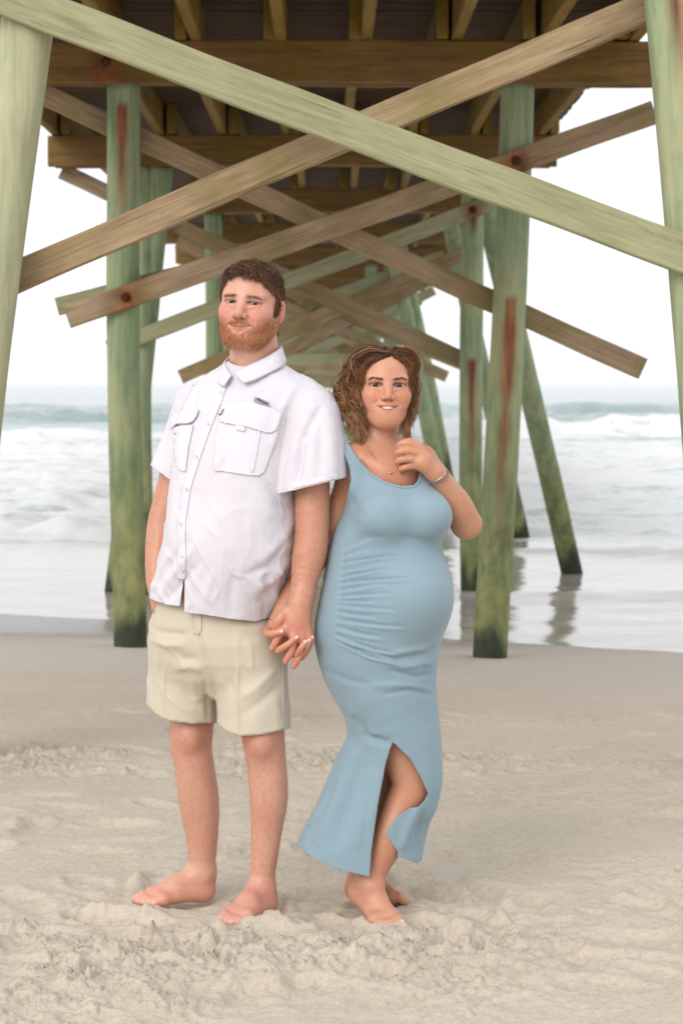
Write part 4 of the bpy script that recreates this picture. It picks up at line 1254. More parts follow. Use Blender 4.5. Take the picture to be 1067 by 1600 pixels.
    V = np.concatenate([Va, Vb]); Q = np.concatenate([tris(Qa), Tb + len(Va)])
    N = normals(V, Q); px = to_px(V)
    h = np.zeros(len(V))
    FOLDS = [([(462, 600), (440, 640), (425, 700)], 7, .006), ([(500, 640), (470, 690), (462, 760)], 7, -.010), ([(440, 770), (452, 720), (468, 680)], 6, .006),
             ([(465, 800), (440, 850), (400, 880)], 9, .006), ([(458, 830), (420, 885), (370, 905)], 7, -.006), ([(455, 872), (430, 905), (395, 925)], 8, .008), ([(445, 890), (420, 925), (400, 945)], 6, -.007),
             ([(436, 893), (428, 930), (424, 962)], 5, .006), ([(418, 900), (415, 935), (412, 965)], 6, -.007),
             ([(262, 870), (250, 905), (240, 925)], 5, .008), ([(285, 850), (262, 890), (246, 915)], 6, -.007), ([(300, 860), (275, 895), (250, 935)], 6, .007), ([(300, 890), (278, 920), (262, 940)], 5, -.006),
             ([(330, 905), (320, 935), (318, 962)], 8, .004), ([(365, 900), (360, 935), (362, 965)], 9, -.005), ([(300, 600), (285, 660), (278, 720)], 5, .005), ([(310, 605), (295, 660), (288, 700)], 5, -.005),
             ([(340, 690), (345, 715), (336, 740)], 4, .005), ([(350, 690), (356, 715), (350, 742)], 4, -.004), ([(330, 740), (322, 790), (318, 840)], 10, -.003), ([(430, 600), (405, 618), (380, 630)], 5, -.003),
             ([(480, 680), (470, 720), (458, 765)], 6, -.006), ([(512, 650), (518, 700), (522, 745)], 9, .005), ([(498, 660), (502, 700), (500, 750)], 8, -.004), ([(400, 770), (420, 800), (455, 812)], 9, .004), ([(415, 755), (440, 785), (460, 795)], 6, -.005),
             ([(270, 640), (255, 690), (248, 730)], 5, -.005), ([(275, 760), (270, 810), (262, 850)], 6, .005), ([(284, 770), (279, 810), (274, 850)], 5, -.004), ([(290, 925), (300, 890), (320, 870)], 6, -.003)]
    front_side = N[:, 1] < .25
    for (pt, wd, am) in FOLDS: h += np.where(front_side, fold(px, pt, wd, am * 1.25), 0)
    dg_ = np.stack([V[:, 0] * 16 + V[:, 2] * 9, V[:, 1] * 10, V[:, 2] * 5 - V[:, 0] * 3], 1)
    rg_ = np.clip(1 - 2.2 * np.abs(fbm(dg_, 2, 71)), 0, 1) ** 2 * (.35 + .65 * sstep(m(0, 760)[2], m(0, 900)[2], V[:, 2]))
    h += .0045 * rg_
    h += .0022 * fbm(V * [9, 9, 5], 3, 15) + .0009 * fbm(V * [30, 30, 16], 2, 16)
    V = V + N * h[:, None]
    T = tris(Q); px = to_px(V)
    # cut at the hem, the sleeve ends and the neck
    hem_x = np.array([225, 240, 262, 278, 286.5, 288.5, 300, 330, 360, 400, 424, 470]); hem_y = np.array([930, 938, 945, 947, 947, 957, 958, 962, 967, 971, 964, 960])
    hem = px[:, 1] - np.interp(px[:, 0], hem_x, hem_y)
    neck_ax = m(398, 572, -.005); dn = np.hypot((V[:, 0] - neck_ax[0]) / .074, (V[:, 1] - neck_ax[1]) / .080)
    neck = np.where(V[:, 2] > m(0, 606)[2], (1 - dn) * .074, -.05)
    # open wedge of the front below the last button
    s_all = np.maximum(hem / 550, neck)
    V, T = clip(V, T, s_all)
    # open front below the last button
    px = to_px(V); N = normals(V, T)
    slit = poly_sd(px, [(289, 893), (288, 975), (277, 975), (284, 925)]); V, T = clip(V, T, np.where(N[:, 1] < .2, -slit, -9))
    shirt = mesh_obj('shirt', V, T, M_SHIRT); adopt(root, shirt)
    md = shirt.modifiers.new('s', 'SOLIDIFY'); md.thickness = .0022; md.offset = -1
    bv = bvh_of(V, T)
    # trims: each follows the shirt surface
    pk = lambda nm, poly, off, th, mt=M_SHIRT2: adopt(root, patch(nm, bv, poly, off, th, mt, None))
    pk('pocket', [(343, 662), (436, 664), (430, 690), (418, 722), (412, 738), (404, 744), (390, 743), (336, 735), (337, 700)], .0035, .003)
    pk('pocket_pleat', [(404, 672), (408, 673), (396, 738), (391, 738)], .0062, .002)
    pk('pocket_flap', [(349, 630), (400, 631), (440, 645), (436, 660), (431, 672), (425, 676.5), (417, 677), (385, 667), (356, 663), (346, 658)], .0085, .003)
    pk('pocket', [(272, 668), (304, 664), (296, 700), (291, 738), (279, 733), (274, 700)], .0035, .003)
    pk('pocket_flap', [(275, 646), (314, 640), (309, 653), (303, 661), (295, 663), (281, 663), (269, 672), (270, 660)], .0075, .003)
    pk('pocket_loop', [(371.5, 665.5), (384.5, 668), (383.5, 675), (370.5, 672)], .0115, .002, cloth_material('cream_tab', lin(238, 238, 226)))
    pk('chest_label', [(400.5, 624.8), (421.2, 631), (418.4, 637.2), (398, 630.4)], .0125, .002, cloth_material('grey_label', lin(150, 147, 152)))
    pl = [(351, 598), (341, 630), (327, 663), (309, 713), (293, 765), (285, 819), (285.5, 870), (284.5, 905)]
    poly = [(a + 5.5, b) for a, b in pl] + [(a - 6.5, b) for a, b in pl[::-1]]
    pk('placket', poly, .0022, .002)
    M_BTN = plain('pearl_button', lin(226, 222, 230), .25); M_BR = plain('button_rim', lin(176, 170, 180), .3)
    def button(px_, py_, r=.0052, base=bv, off=.0045):
        c_ = project(base, px_, py_, off); e = project(base, px_ + 3, py_, off); g_ = project(base, px_, py_ + 3, off)
        if c_ is None or e is None or g_ is None: return
        n_ = np.cross(e - c_, g_ - c_); n_ /= np.linalg.norm(n_); n_ = n_ if n_[1] < 0 else -n_
        u = np.cross(n_, [0, 0, 1]); u /= np.linalg.norm(u); w_ = np.cross(n_, u); th_ = np.linspace(0, 2 * np.pi, 16, endpoint=False)
        rings = [(1.0, -.001), (1.0, .001), (.86, .0018), (.7, .0008), (.001, .0006)]
        VV = np.concatenate([c_ + r * a_ * (np.cos(th_)[:, None] * u + np.sin(th_)[:, None] * w_) + n_ * b_ for a_, b_ in rings])
        o_ = mesh_obj('button', VV, grid_faces(5, 16, True), M_BTN); adopt(root, o_)
        ri = np.concatenate([c_ + r * a_ * (np.cos(th_)[:, None] * u + np.sin(th_)[:, None] * w_) + n_ * .0019 for a_ in (.86, .62)])
        o2 = mesh_obj('button_rim', ri, grid_faces(2, 16, True), M_BR); o2.parent = o_
    for (a, b) in ((347, 615), (326.7, 662.7), (309, 713.7), (294, 764.7), (285.2, 819), (286, 870)): button(a, b)
    # dark hook on the pocket edge
    hk = [project(bv, a, b, .014) for a, b in ((353, 641.5), (350.5, 647), (347.5, 650.5), (345.5, 648.5))]
    Vt, Ft = tube(spline(hk), .0014, 8); o = mesh_obj('pocket_hook', Vt, Ft, plain('dark_cord', lin(66, 44, 48))); adopt(root, o)
    # lettering on the label
    cu = bpy.data.curves.new('label_text', 'FONT'); cu.body = 'Finoux'; cu.size = .0125; cu.extrude = .0003; cu.shear = .35; cu.align_x = 'CENTER'; cu.align_y = 'CENTER'
    tmp = bpy.data.objects.new('label_text', cu); COL.objects.link(tmp)
    dg = bpy.context.evaluated_depsgraph_get(); me = bpy.data.meshes.new_from_object(tmp.evaluated_get(dg)); bpy.data.objects.remove(tmp)
    tx = bpy.data.objects.new('label_text', me); COL.objects.link(tx); me.materials.append(plain('dark_thread', lin(48, 44, 50), .8))
    c_ = project(bv, 409.6, 631, .0148); e1 = project(bv, 419, 633.9, .0148); e2 = project(bv, 410.6, 628, .0148)
    ex = (e1 - c_) / np.linalg.norm(e1 - c_); nz = np.cross(ex, e2 - c_); nz /= np.linalg.norm(nz); ey = np.cross(nz, ex)
    Mx = Matrix(((ex[0], ey[0], nz[0], c_[0]), (ex[1], ey[1], nz[1], c_[1]), (ex[2], ey[2], nz[2], c_[2]), (0, 0, 0, 1)))
    me.transform(Mx); adopt(root, tx)
    # sleeve hems: a turned band just above each opening
    pk('sleeve_hem', [(458, 764.4), (530, 747.0), (528.5, 738.4), (457, 755.6)], .0014, .0014)
    # collar: two leaves and the stand
    def ribbon(nm, top, bot, n_=14, bulge=.006):
        a, b = spline(top, per=n_), spline(bot, per=n_); k = min(len(a), len(b)); a, b = a[:k], b[:k]
        W = np.linspace(0, 1, 9)[:, None, None]; VV = a[None] * (1 - W) + b[None] * W
        VV[:, :, 1] -= bulge * np.sin(W[:, :, 0] * np.pi)
        o_ = mesh_obj(nm, VV.reshape(-1, 3), grid_faces(9, k), M_SHIRT2); adopt(root, o_)
        md_ = o_.modifiers.new('s', 'SOLIDIFY'); md_.thickness = .003; md_.offset = 0
    ribbon('collar', [m(430, 541, .085), m(440, 541, .02), m(431, 549, -.05), m(410, 561, -.085), m(388, 571, -.10), m(366, 581, -.105)],
           [m(437, 560, .085), m(447, 563, .02), m(440, 573, -.075), m(419, 584, -.115), m(398, 594, -.13), m(381, 599, -.134)])
    ribbon('collar', [m(366, 553, .07), m(355, 560, .03), m(352, 568, -.03), m(356, 578, -.075), m(362, 586, -.098)],
           [m(350, 570, .07), m(341, 580, .035), m(339, 592, -.04), m(343, 600, -.085), m(350, 604, -.105)])
    # ---- shorts
    M_SHORT = cloth_material('khaki_cloth', lin(200, 190, 172), weave=1000, bump=.08)
    SH = [(925, 250, 420, .135, -.0), (955, 244, 416, .138, .0), (975, 238, 428, .145, -.0), (1000, 236, 440, .152, .0), (1030, 240, 442, .142, .0), (1056, 250, 432, .115, .0), (1082, 285, 395, .07, .0)]
    S = Shape(); S.add(Loft(rows_of(SH, -20)), 0)
    S.add(Limb([m(294, 990, .02), m(289, 1030, .03), m(285, 1090, .04), m(284, 1170, .045)], [.095, .0995, .1015, .1015]), .03)
    S.add(Limb([m(384, 990, -.025), m(390, 1030, -.035), m(395, 1090, -.048), m(396, 1180, -.055)], [.098, .104, .1030, .1020]), .03)
    V, Q = polygonise(S, *[b + s_ for b, s_ in zip(S.bounds(), (-.03, .03))], .0042)
    V = relax(V, Q, 3, .5); N = normals(V, Q); px = to_px(V); h = np.zeros(len(V)); fr = N[:, 1] < .2
    for (pt, wd, am) in [([(304, 960), (306, 985), (316, 1005), (330, 1050)], 3, -.003), ([(312, 995), (322, 1030), (338, 1080), (341, 1130)], 4, -.004), ([(268, 1020), (290, 1030), (312, 1030)], 8, -.005), ([(275, 1045), (295, 1040), (318, 1048)], 6, .006),
                         ([(372, 1040), (372, 1090), (374, 1150)], 2.2, .005), ([(440, 1070), (410, 1095), (376, 1120)], 8, -.005), ([(432, 1045), (400, 1075), (372, 1095)], 7, .005), ([(258, 1040), (256, 1080), (260, 1125)], 2.2, .004),
                         ([(300, 1060), (310, 1090), (322, 1125)], 8, .005), ([(345, 985), (380, 995), (425, 990)], 8, -.004), ([(242, 985), (265, 990), (300, 992)], 6, -.005), ([(240, 1000), (262, 1008), (290, 1008)], 5, .005), ([(320, 1065), (322, 1095), (324, 1128)], 4, -.006),
                         ([(345, 1060), (360, 1080), (365, 1120)], 8, .004)]:
        h += np.where(fr, fold(px, pt, wd, am * 1.35), 0)
    h += .003 * fbm(V * [8, 8, 5], 3, 25) + .0035 * np.clip(1 - 2.4 * np.abs(fbm(np.stack([V[:, 0] * 9, V[:, 1] * 9, V[:, 2] * 7 + V[:, 0] * 6], 1), 2, 72)), 0, 1) ** 2
    V = V + N * h[:, None]; px = to_px(V); T = tris(Q)
    hx = np.array([220, 231, 245, 262, 300, 334, 340.0, 341.0, 352, 375, 410, 448, 470]); hy = np.array([1098, 1103, 1117, 1126, 1131, 1129.5, 1129, 1131, 1142, 1150, 1148, 1139, 1135])
    hem = (px[:, 1] - np.interp(px[:, 0], hx, hy)) / 550; waist = (936 - px[:, 1]) / 550
    V, T = clip(V, T, np.maximum(hem, waist))
    shorts = mesh_obj('shorts', V, T, M_SHORT); adopt(root, shorts)
    md = shorts.modifiers.new('s', 'SOLIDIFY'); md.thickness = .0025; md.offset = -1
    bv2 = bvh_of(V, T)
    adopt(root, patch('shorts_hem', bv2, [(232, 1095), (245, 1109), (262, 1118), (300, 1122), (330, 1121), (333, 1129), (300, 1130.5), (262, 1125.5), (245, 1116.5), (231, 1102)], .001, .001, M_SHORT, None),
          patch('shorts_hem', bv2, [(345, 1128), (375, 1140), (410, 1138.5), (447, 1129), (447.5, 1138.5), (410, 1147.5), (375, 1149.5), (352, 1141.5), (344, 1134)], .001, .001, M_SHORT, None),
          patch('fly', bv2, [(303, 950), (316, 950), (315.5, 985), (311, 992), (302, 990)], .002, .002, M_SHORT, None),
          patch('side_seam', bv2, [(441, 1040), (443.2, 1040), (443.4, 1136), (441.4, 1137)], .0012, .0012, M_SHORT, None))
    return root
# ------------------------------------------------------------------ the woman
def build_woman():
    Y0 = 6.14
    m = lambda px, py, dy=0.0: P(px, py, Y0 + dy)
    SK = lin(202, 149, 122); SKB = lin(194, 142, 114)
    M_SKIN = skin_material('tanned_skin')
    root = empty('person', (m(590, 1420)[0], Y0, 0.0))
    tag(root, 'pregnant woman in light blue ribbed dress with curly shoulder length hair', 'person')
    HS = make_head_shape(False)
    H = Local(HS, m(601, 603, .0), head_frame(-4, 1.0, 2.0), 1.03)
    S = Shape(); S.add(H, 0)
    # neck, shoulders, chest
    S.add(Limb([m(597, 640, .02), m(594, 675, .02), m(590, 720, .03)], [.050, .048, .056]), .02)
    S.add(Cone(m(594, 690, .02), m(558, 712, -.02), .038, .038), .035)
    S.add(Cone(m(594, 690, .03), m(650, 716, .12), .036, .044), .035)
    S.add(Ell(m(604, 765, .02), (.125, .115, .12)), .05)
    S.add(Ell(m(610, 735, -.02), (.075, .07, .05)), .04)
    for (a, b) in ((m(604, 737, -.075), m(566, 716, -.062)), (m(616, 738, -.065), m(650, 722, -.0))): S.add(Cone(a, b, .010, .011), .025)   # collar bones
    # her right arm, behind his
    arm = [m(554, 718, -.02), m(543, 762, .0), m(523, 815, .02), m(508, 850, .03), m(474, 900, .01), m(442, 955, -.04), m(433, 978, -.055)]
    S.add(Limb(arm, [.040, .040, .039, .038, .035, .027, .024]), .03)
    # her left arm, bent up to the neck
    S.add(Limb([m(660, 722, .13), m(700, 775, .09), m(727, 818, .02)], [.043, .043, .040]), .03)
    S.add(Limb([m(729, 819, .01), m(715, 788, -.03), m(697, 762, -.06), m(679, 738, -.09)], [.041, .0395, .032, .0245]), .02)
    lh = lambda px, py, dz=0.0: m(px, py, -.105 + dz)
    S.add(Cone(m(679, 738, -.09), lh(660, 722, .0), .025, .026), .015)
    S.add(Cone(lh(664, 716, .0), lh(648, 700, -.004), .021, .0145), .012); S.add(Cone(lh(664, 726, .0), lh(645, 722, -.004), .021, .0145), .012)
    for pts, rd in [([(650, 698, -.006), (636, 692, -.014), (624, 695, -.006), (622, 704, .014)], [.0118, .0105, .0096, .0080]),
                    ([(650, 708, -.010), (634, 704, -.018), (620, 708, -.010), (621, 716, .012)], [.0118, .0105, .0096, .0080]),
                    ([(648, 718, -.010), (634, 717, -.018), (621, 721, -.009), (624, 727, .010)], [.0112, .0100, .0092, .0078]),
                    ([(645, 728, -.006), (634, 730, -.013), (626, 733, -.007), (629, 736, .008)], [.0100, .0090, .0082, .0070]),
                    ([(660, 704, .006), (648, 692, .016), (634, 690, .020), (622, 696, .022)], [.0125, .0110, .0098, .0080])]:
        S.add(Limb([lh(*q_) for q_ in pts], rd, 3), .003)
    zc = m(0, 674)[2]
    c = H.C
    V, Q = polygonise(S, c - [.125, .16, .20], c + [.125, .15, .17], .0018); V = relax(V, Q, 1, .4)
    V, T = clip(V, tris(Q), zc - V[:, 2])
    q = H.to(V); C = face_colour(q, False, SK)
    head_part = (V, T, C)
    lo = np.minimum(m(415, 1000, -.25), m(415, 1000, .2)); V, Q = polygonise(S, [m(478, 0)[0], 5.75, m(0, 850)[2]], [m(755, 0)[0], 6.35, m(0, 660)[2]], .0038); V = relax(V, Q, 1, .4)
    V, T = clip(V, tris(Q), V[:, 2] - zc)
    # leave out what the head box already covers is not needed: both are cut on the same plane
    C = np.tile(SKB, (len(V), 1)).astype(float)
    C += (np.array(SK) - C) * sstep(zc - .06, zc, V[:, 2])[:, None]
    chest = np.exp(-((V[:, 0] - m(605, 0)[0]) / .06) ** 2 - ((V[:, 2] - m(0, 735)[2]) / .04) ** 2) * .4
    C += (np.array(lin(200, 122, 92)) - C) * chest[:, None]
    zb = m(0, 848)[2]
    V, T2 = V, T
    parts = [head_part, (V, T, C)]
    # lower right arm and the clasping hand
    A = Shape(); A.add(Limb(arm, [.040, .040, .039, .038, .035, .027, .024]), 0)
    rh = lambda px, py, dz=0.0: m(px, py, -.115 + dz)
    A.add(Cone(rh(433, 976, .06), rh(440, 996, .055), .024, .022), .015); A.add(Cone(rh(440, 985, .058), rh(458, 1008, .05), .021, .018), .012)
    A.add(Cone(rh(437, 990, .055), rh(444, 1014, .045), .020, .015), .012)
    nails = []
    for pts, rd in [([(422, 981, .050), (417, 989, .020), (427, 990, -.010), (439, 986.5, -.018)], [.0130, .0118, .0105, .0088]),       # thumb over his
                    ([(438, 1010, .040), (434, 1016, .004), (448, 1008, -.020), (463, 996, -.020)], [.0108, .0102, .0092, .0076]),
                    ([(452, 1014, .045), (462, 1024, .006), (470, 1013, -.018), (477, 1003, -.018)], [.0105, .0098, .0088, .0074]),
                    ([(462, 1012, .050), (474, 1020, .012), (480, 1010, -.010), (483, 1001, -.012)], [.0100, .0090, .0082, .0070]),
                    ([(470, 1006, .052), (482, 1011, .020), (486, 1003, .002), (488, 996, .0)], [.0090, .0080, .0074, .0062])]:
        w = [rh(*q_) for q_ in pts]; A.add(Limb(w, rd, 3), .003)
        e = w[-1] + (w[-1] - w[-2]) / np.linalg.norm(w[-1] - w[-2]) * .003; nails.append((e + np.array([0, -rd[-1] * .75, rd[-1] * .1]), rd[-1] * .66))
    lo, hi = A.bounds(); lo = lo - .02; hi = hi + .02; hi[2] = zb + .02
    V, Q = polygonise(A, lo, hi, .0022); V = relax(V, Q, 1, .4)
    V, T = clip(V, tris(Q), V[:, 2] - zb - .0035); C = hand_mesh_col(V, lin(200, 144, 115), nails, lin(236, 226, 222))
    parts.append((V, T, C))
    # ---- legs
    G = Shape()
    kn, an = m(644, 1220, -.012), m(578, 1376, -.03)
    G.add(Limb([m(585, 1075, .0), m(622, 1160, -.005), kn, m(628, 1262, -.015), m(612, 1302, -.03), m(592, 1345, -.03), an], [.095, .072, .060, .056, .052, .039, .034]), .02)
    heel, toe = P(556, 1402, 6.16), P(618, 1456, 5.945)
    tips = foot(G, [heel[0], heel[1], 0.0], [toe[0], toe[1], 0.0], an, .033, 1, lift=.030, scale=.93)
    V, Q = polygonise(G, *[b + s_ for b, s_ in zip(G.bounds(), (-.02, .02))], .0042); V = relax(V, Q, 1, .4)
    C = np.tile(SKB, (len(V), 1)).astype(float)
    for (tp, f_, l_, r_) in tips: C += (np.array(lin(214, 196, 188)) - C) * np.exp(-(np.linalg.norm(V - tp, axis=1) / (r_ * .72)) ** 4)[:, None]
    parts.append((V, Q, C))
    G = Shape()
    an2 = P(566, 1368, 6.33)
    G.add(Limb([P(580, 1090, 6.22), P(600, 1220, 6.24), P(580, 1290, 6.28), an2], [.088, .056, .052, .033]), .02)
    h2 = P(545, 1412, 6.33); t2 = P(640, 1406, 6.26)
    foot(G, [h2[0], h2[1], .0], [t2[0], t2[1], 0.0], an2, .033, -1, scale=.93)
    V, Q = polygonise(G, *[b + s_ for b, s_ in zip(G.bounds(), (-.02, .02))], .0035); parts.append((V, Q, np.tile(SKB, (len(V), 1))))
    # ---- trunk under the dress
    DR = [(688, 546, 654, .060, .04), (700, 542, 662, .085, .03), (730, 540, 676, .115, .02), (770, 537, 694, .140, .01), (805, 532, 702, .152, .0), (830, 521, 700, .150, .0), (852, 514, 690, .146, .0), (880, 509, 698, .152, -.005), (910, 504, 703, .160, -.012), (940, 497.5, 704, .165, -.015),
          (970, 491.5, 699, .166, -.012), (1000, 490.5, 689, .162, -.005), (1030, 496, 684, .156, .0), (1060, 505, 681, .148, .005), (1090, 520, 682, .138, .01), (1120, 537, 686, .128, .015), (1150, 542, 690, .125, .02), (1190, 524, 692, .125, .03), (1225, 510, 689, .126, .03), (1260, 494, 682, .128, .03),
          (1300, 473, 669, .130, .03), (1330, 459, 661, .132, .03), (1390, 440, 650, .135, .03)]
    def rows_of(tab, shrink=0.0, n_=2.15):
        out = []
        for (py, L, R, b, dy) in tab:
            c_ = m((L + R) / 2, py, dy); out.append((m(0, py)[2], c_[0], c_[1], (R - L) / 2 * (Y0 + dy) / F_PX - shrink, b - shrink, 0, n_))
        return out
    T0 = Shape(); T0.add(Loft(rows_of(DR[4:15], .025)), 0)
    V, Q = polygonise(T0, *[b + s_ for b, s_ in zip(T0.bounds(), (-.02, .02))], .009); parts.append((V, Q, np.tile(SKB, (len(V), 1))))
    V, F, C = join(parts)
    body = mesh_obj('body', V, F, M_SKIN, cols=C); adopt(root, body)
    bb = bvh_of(V, F)
    eye_parts(H, root, False, lin(70, 46, 34))
    # teeth
    M_T = plain('tooth_enamel', lin(240, 234, 226), .25)
    ex = [-.0214, -.0166, -.0116, -.0064, .0, .0064, .0116, .0166, .0214]
    for i in range(8):
        x0, x1 = ex[i] + .00015, ex[i + 1] - .00015; xs = np.linspace(x0, x1, 5); VV = []
        for k, z_ in enumerate((-.0040, -.0034, .0, .0060)):
            for x_ in xs:
                e = abs((x_ - (x0 + x1) / 2) / (x1 - x0) * 2)
                VV.append((x_, .0908 - .0150 * (x_ / .0285) ** 2 - .0007 * e ** 2 - (.0008 if k == 0 else 0), MZ + .0006 + z_ + .0056 * (x_ / .0285) ** 2 + (.0006 * e ** 2 if k < 2 else 0)))
        o = mesh_obj('tooth', H.back(VV), grid_faces(4, 5), M_T); adopt(root, o)
    hv, hq, _ = head_part; Nn = normals(hv, hq)
    brows(H, hv, Nn, root, 'eyebrows', False, hair_material('dark_brow', [(0, lin(92, 58, 40)), (1, lin(128, 86, 60))]))
    # ---- hair: curls grown from a side parting
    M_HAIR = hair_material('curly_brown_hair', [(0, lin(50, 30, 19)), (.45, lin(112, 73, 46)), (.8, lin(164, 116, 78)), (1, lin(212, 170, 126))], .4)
    q = H.to(hv); x, y, z = q.T
    lim = np.where(y > .042, .086 - .40 * np.clip(np.abs(x - .012) - .010, 0, 1), np.interp(y, [-.1, -.05, -.02, .0, .02, .042], [-.06, -.055, -.03, -.005, .025, .062]))
    s_ = lim - z; th_ = .0025 * sstep(0, .03, -s_)
    Vc, Tc = clip(hv + Nn * th_[:, None] * H.sc, tris(hq), s_)
    paths = []; tone = []
    R_ = np.random.RandomState(5)
    def lock(knots, curl, ncurl, n_hairs, wid, light=0.0, start=.15):
        """a lock of curly hair along knots given in the head's frame"""
        ctrl = spline(np.array(knots, float), per=10); u = np.linspace(0, 1, len(ctrl))
        uu = np.linspace(0, 1, 22); ctrl = np.stack([np.interp(uu, u, ctrl[:, k]) for k in range(3)], 1); u = uu
        T_ = np.gradient(ctrl, axis=0); T_ /= np.linalg.norm(T_, axis=1)[:, None]
        A_ = np.cross(T_, [0.2, .9, .1]); A_ /= np.linalg.norm(A_, axis=1)[:, None] + 1e-9; B_ = np.cross(T_, A_)
        ph_ = R_.rand() * 6.28 + u * ncurl * 6.283; cw = curl * sstep(start, start + .35, u)
        tl = np.clip(R_.normal(.36 + light, .13), 0, 1)
        base = ctrl + (cw * np.cos(ph_))[:, None] * A_ + (cw * np.sin(ph_))[:, None] * B_
        for _ in range(n_hairs):
            o1, o2 = R_.normal(0, wid, 2); lag = R_.normal(0, .35)
            b = ctrl + (cw * np.cos(ph_ + lag))[:, None] * A_ + (cw * np.sin(ph_ + lag))[:, None] * B_ if R_.rand() < .3 else base
            stray = R_.rand() < .07
            sp = (sstep(.3, 1, u) * u)[:, None] * R_.normal(0, .011 if stray else .003, 3)
            env = (.45 + .75 * np.sin(np.clip(u * 1.15, 0, 1) * np.pi))[:, None]
            paths.append(b + (o1 * A_ + o2 * B_) * env + sp + .0012 * np.sin(u * R_.uniform(14, 34) + R_.rand() * 6)[:, None] * A_)
            tone.append(np.clip(tl + R_.normal(.02, .15) + (.22 if stray else 0), 0, 1))
    U = R_.uniform
    def scalp(a, b, lift):     # from the parting down one side; a = -1 photo left .. 1 right, b = 0 front .. 1 back
        ang = a * 1.35; yy = .052 - .130 * b
        k = math.sqrt(max(1 - ((yy + .012) / .098) ** 2, .08))
        return (.010 * (1 - abs(a)) + math.sin(ang) * (.074 * k + lift), yy + (lift if yy > 0 else -lift) * .4, .024 + math.cos(ang) * (.074 * k + lift) )
    def fall(side, f, vol, xo, zend, curl, nc, n, wid, light, tuck=0.0):
        l0 = .008 + .016 * vol
        a1, a2, a3 = side * U(-.06, .14), side * .45, side * .80
        p0 = scalp(a1, f, .004); p1 = scalp(a2, f, l0); p2 = scalp(a3, min(f + .06, 1), l0 + .008 * vol)
        fy = p2[1] - .006
        p3 = (side * (abs(xo) * .93), fy - tuck, .012 + .012 * U(-1, 1)); p4 = (side * abs(xo), fy - .006 - tuck, (p3[2] + zend) * .5)
        p5 = (side * (abs(xo) - .016 * U(-.5, 1.2)), fy + .012 * U(-1, 1) - tuck, zend)
        lock([p0, p1, p2, p3, p4, p5], curl, nc, n, wid, light, .22)
    for i in range(46):        # sweeps off the forehead
        sd_ = -1 if i % 3 else 1
        fall(sd_, U(-.13, .06), U(0, .30), U(.062, .078), U(-.06, .0), .003, U(1.5, 3), 14, .0030, .05)
    for i in range(60):        # crown: from the parting over both sides
        f = U(0, .85); sd_ = -1 if i % 2 else 1; vol = U(.2, 1)
        fall(sd_, f, vol, (.072 + .05 * vol) if sd_ < 0 else U(.070, .080), U(-.07, -.01), U(.003, .007), U(2, 4), 13, .0026, .02)
    for i in range(44):        # hair that frames the forehead
        j = lambda v, a=.004: tuple(q_ + U(-a, a) for q_ in v)
        if i % 2: lock([j((.014, .060, .086)), j((-.012, .069, .076)), j((-.040, .062, .054)), j((-.061, .046, .020)), j((-.072, .038, -.03)), j((-.078, .036, U(-.10, -.05)), .008)], U(.002, .005), U(2, 4), 13, .0024, .0, .4)
        else: lock([j((.017, .060, .086)), j((.034, .066, .074)), j((.053, .054, .048)), j((.066, .040, .012)), j((.072, .034, -.03)), j((.070, .034, U(-.09, -.05)), .006)], U(.002, .004), U(2, 3.5), 13, .0024, .0, .4)
    for i in range(130):       # photo left: the full mass of curls
        f = U(0, 1) ** 1.2; vol = U(0, 1)
        fall(-1, f, vol, .068 + .062 * vol * (.45 + .55 * min(f * 3, 1)), U(-.125, -.040) - .012 * (1 - vol), U(.006, .0105), U(3.8, 6.5), 11, .0013, .24 * vol - .10)
    for i in range(30):        # long front curls beside the cheek, reaching the shoulder
        fall(-1, U(0, .10), U(0, .5), U(.060, .086), U(-.168, -.09), U(.005, .009), U(3.6, 6.0), 11, .0013, .02)
    for i in range(36):        # crown and back
        a = U(-2.4, 2.4) + math.pi; dx, dy = math.sin(a), math.cos(a)
        lock([(.01 + dx * .012, .01 + dy * .03, .104), (dx * .06, -.012 + dy * .075, .084), (dx * .084, -.014 + dy * .10, .02), (dx * .088, -.016 + dy * .10, -.05), (dx * .080, -.02 + dy * .09, U(-.12, -.07))], U(.003, .006), U(1.6, 3), 13, .004, -.08)
    for i in range(34):        # photo right: closer to the head
        fall(1, U(0, .9), U(0, .6), U(.066, .082), U(-.085, -.02), U(.003, .006), U(1.8, 3.4), 13, .0022, .04)
    for i in range(16):        # the long twist she holds
        fall(1, U(0, .12), U(0, .4), U(.054, .066), U(-.155, -.12), U(.002, .004), U(1.8, 3.0), 13, .0020, .06)
    for i in range(34):        # flyaway hairs, lighter in tone
        fall(-1 if i % 3 else 1, U(0, 1), 1.3, U(.10, .15) if i % 3 else U(.075, .09), U(-.12, .0), U(.006, .012), U(2, 4), 2, .004, .3)
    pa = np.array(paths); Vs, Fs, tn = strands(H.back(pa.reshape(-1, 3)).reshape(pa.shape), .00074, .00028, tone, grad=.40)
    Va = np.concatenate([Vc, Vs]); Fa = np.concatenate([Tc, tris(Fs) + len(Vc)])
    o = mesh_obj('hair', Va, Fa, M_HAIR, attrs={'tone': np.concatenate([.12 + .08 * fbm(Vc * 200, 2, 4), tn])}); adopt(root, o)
    # ---- dress
    S = Shape(); S.add(Loft(rows_of(DR)), 0)
    S.add(Ell(m(662, 806, -.090), (.080, .078, .070)), .035); S.add(Ell(m(600, 806, -.125), (.072, .064, .068)), .035)           # bust
    S.add(Ell(m(640, 930, -.072), (.116, .130, .118)), .045)                                                                 # belly
    S.add(Limb([m(600, 1080, -.03), m(634, 1165, -.035), m(650, 1215, -.03), m(648, 1250, -.02)], [.105, .080, .068, .06]), .035)       # thigh
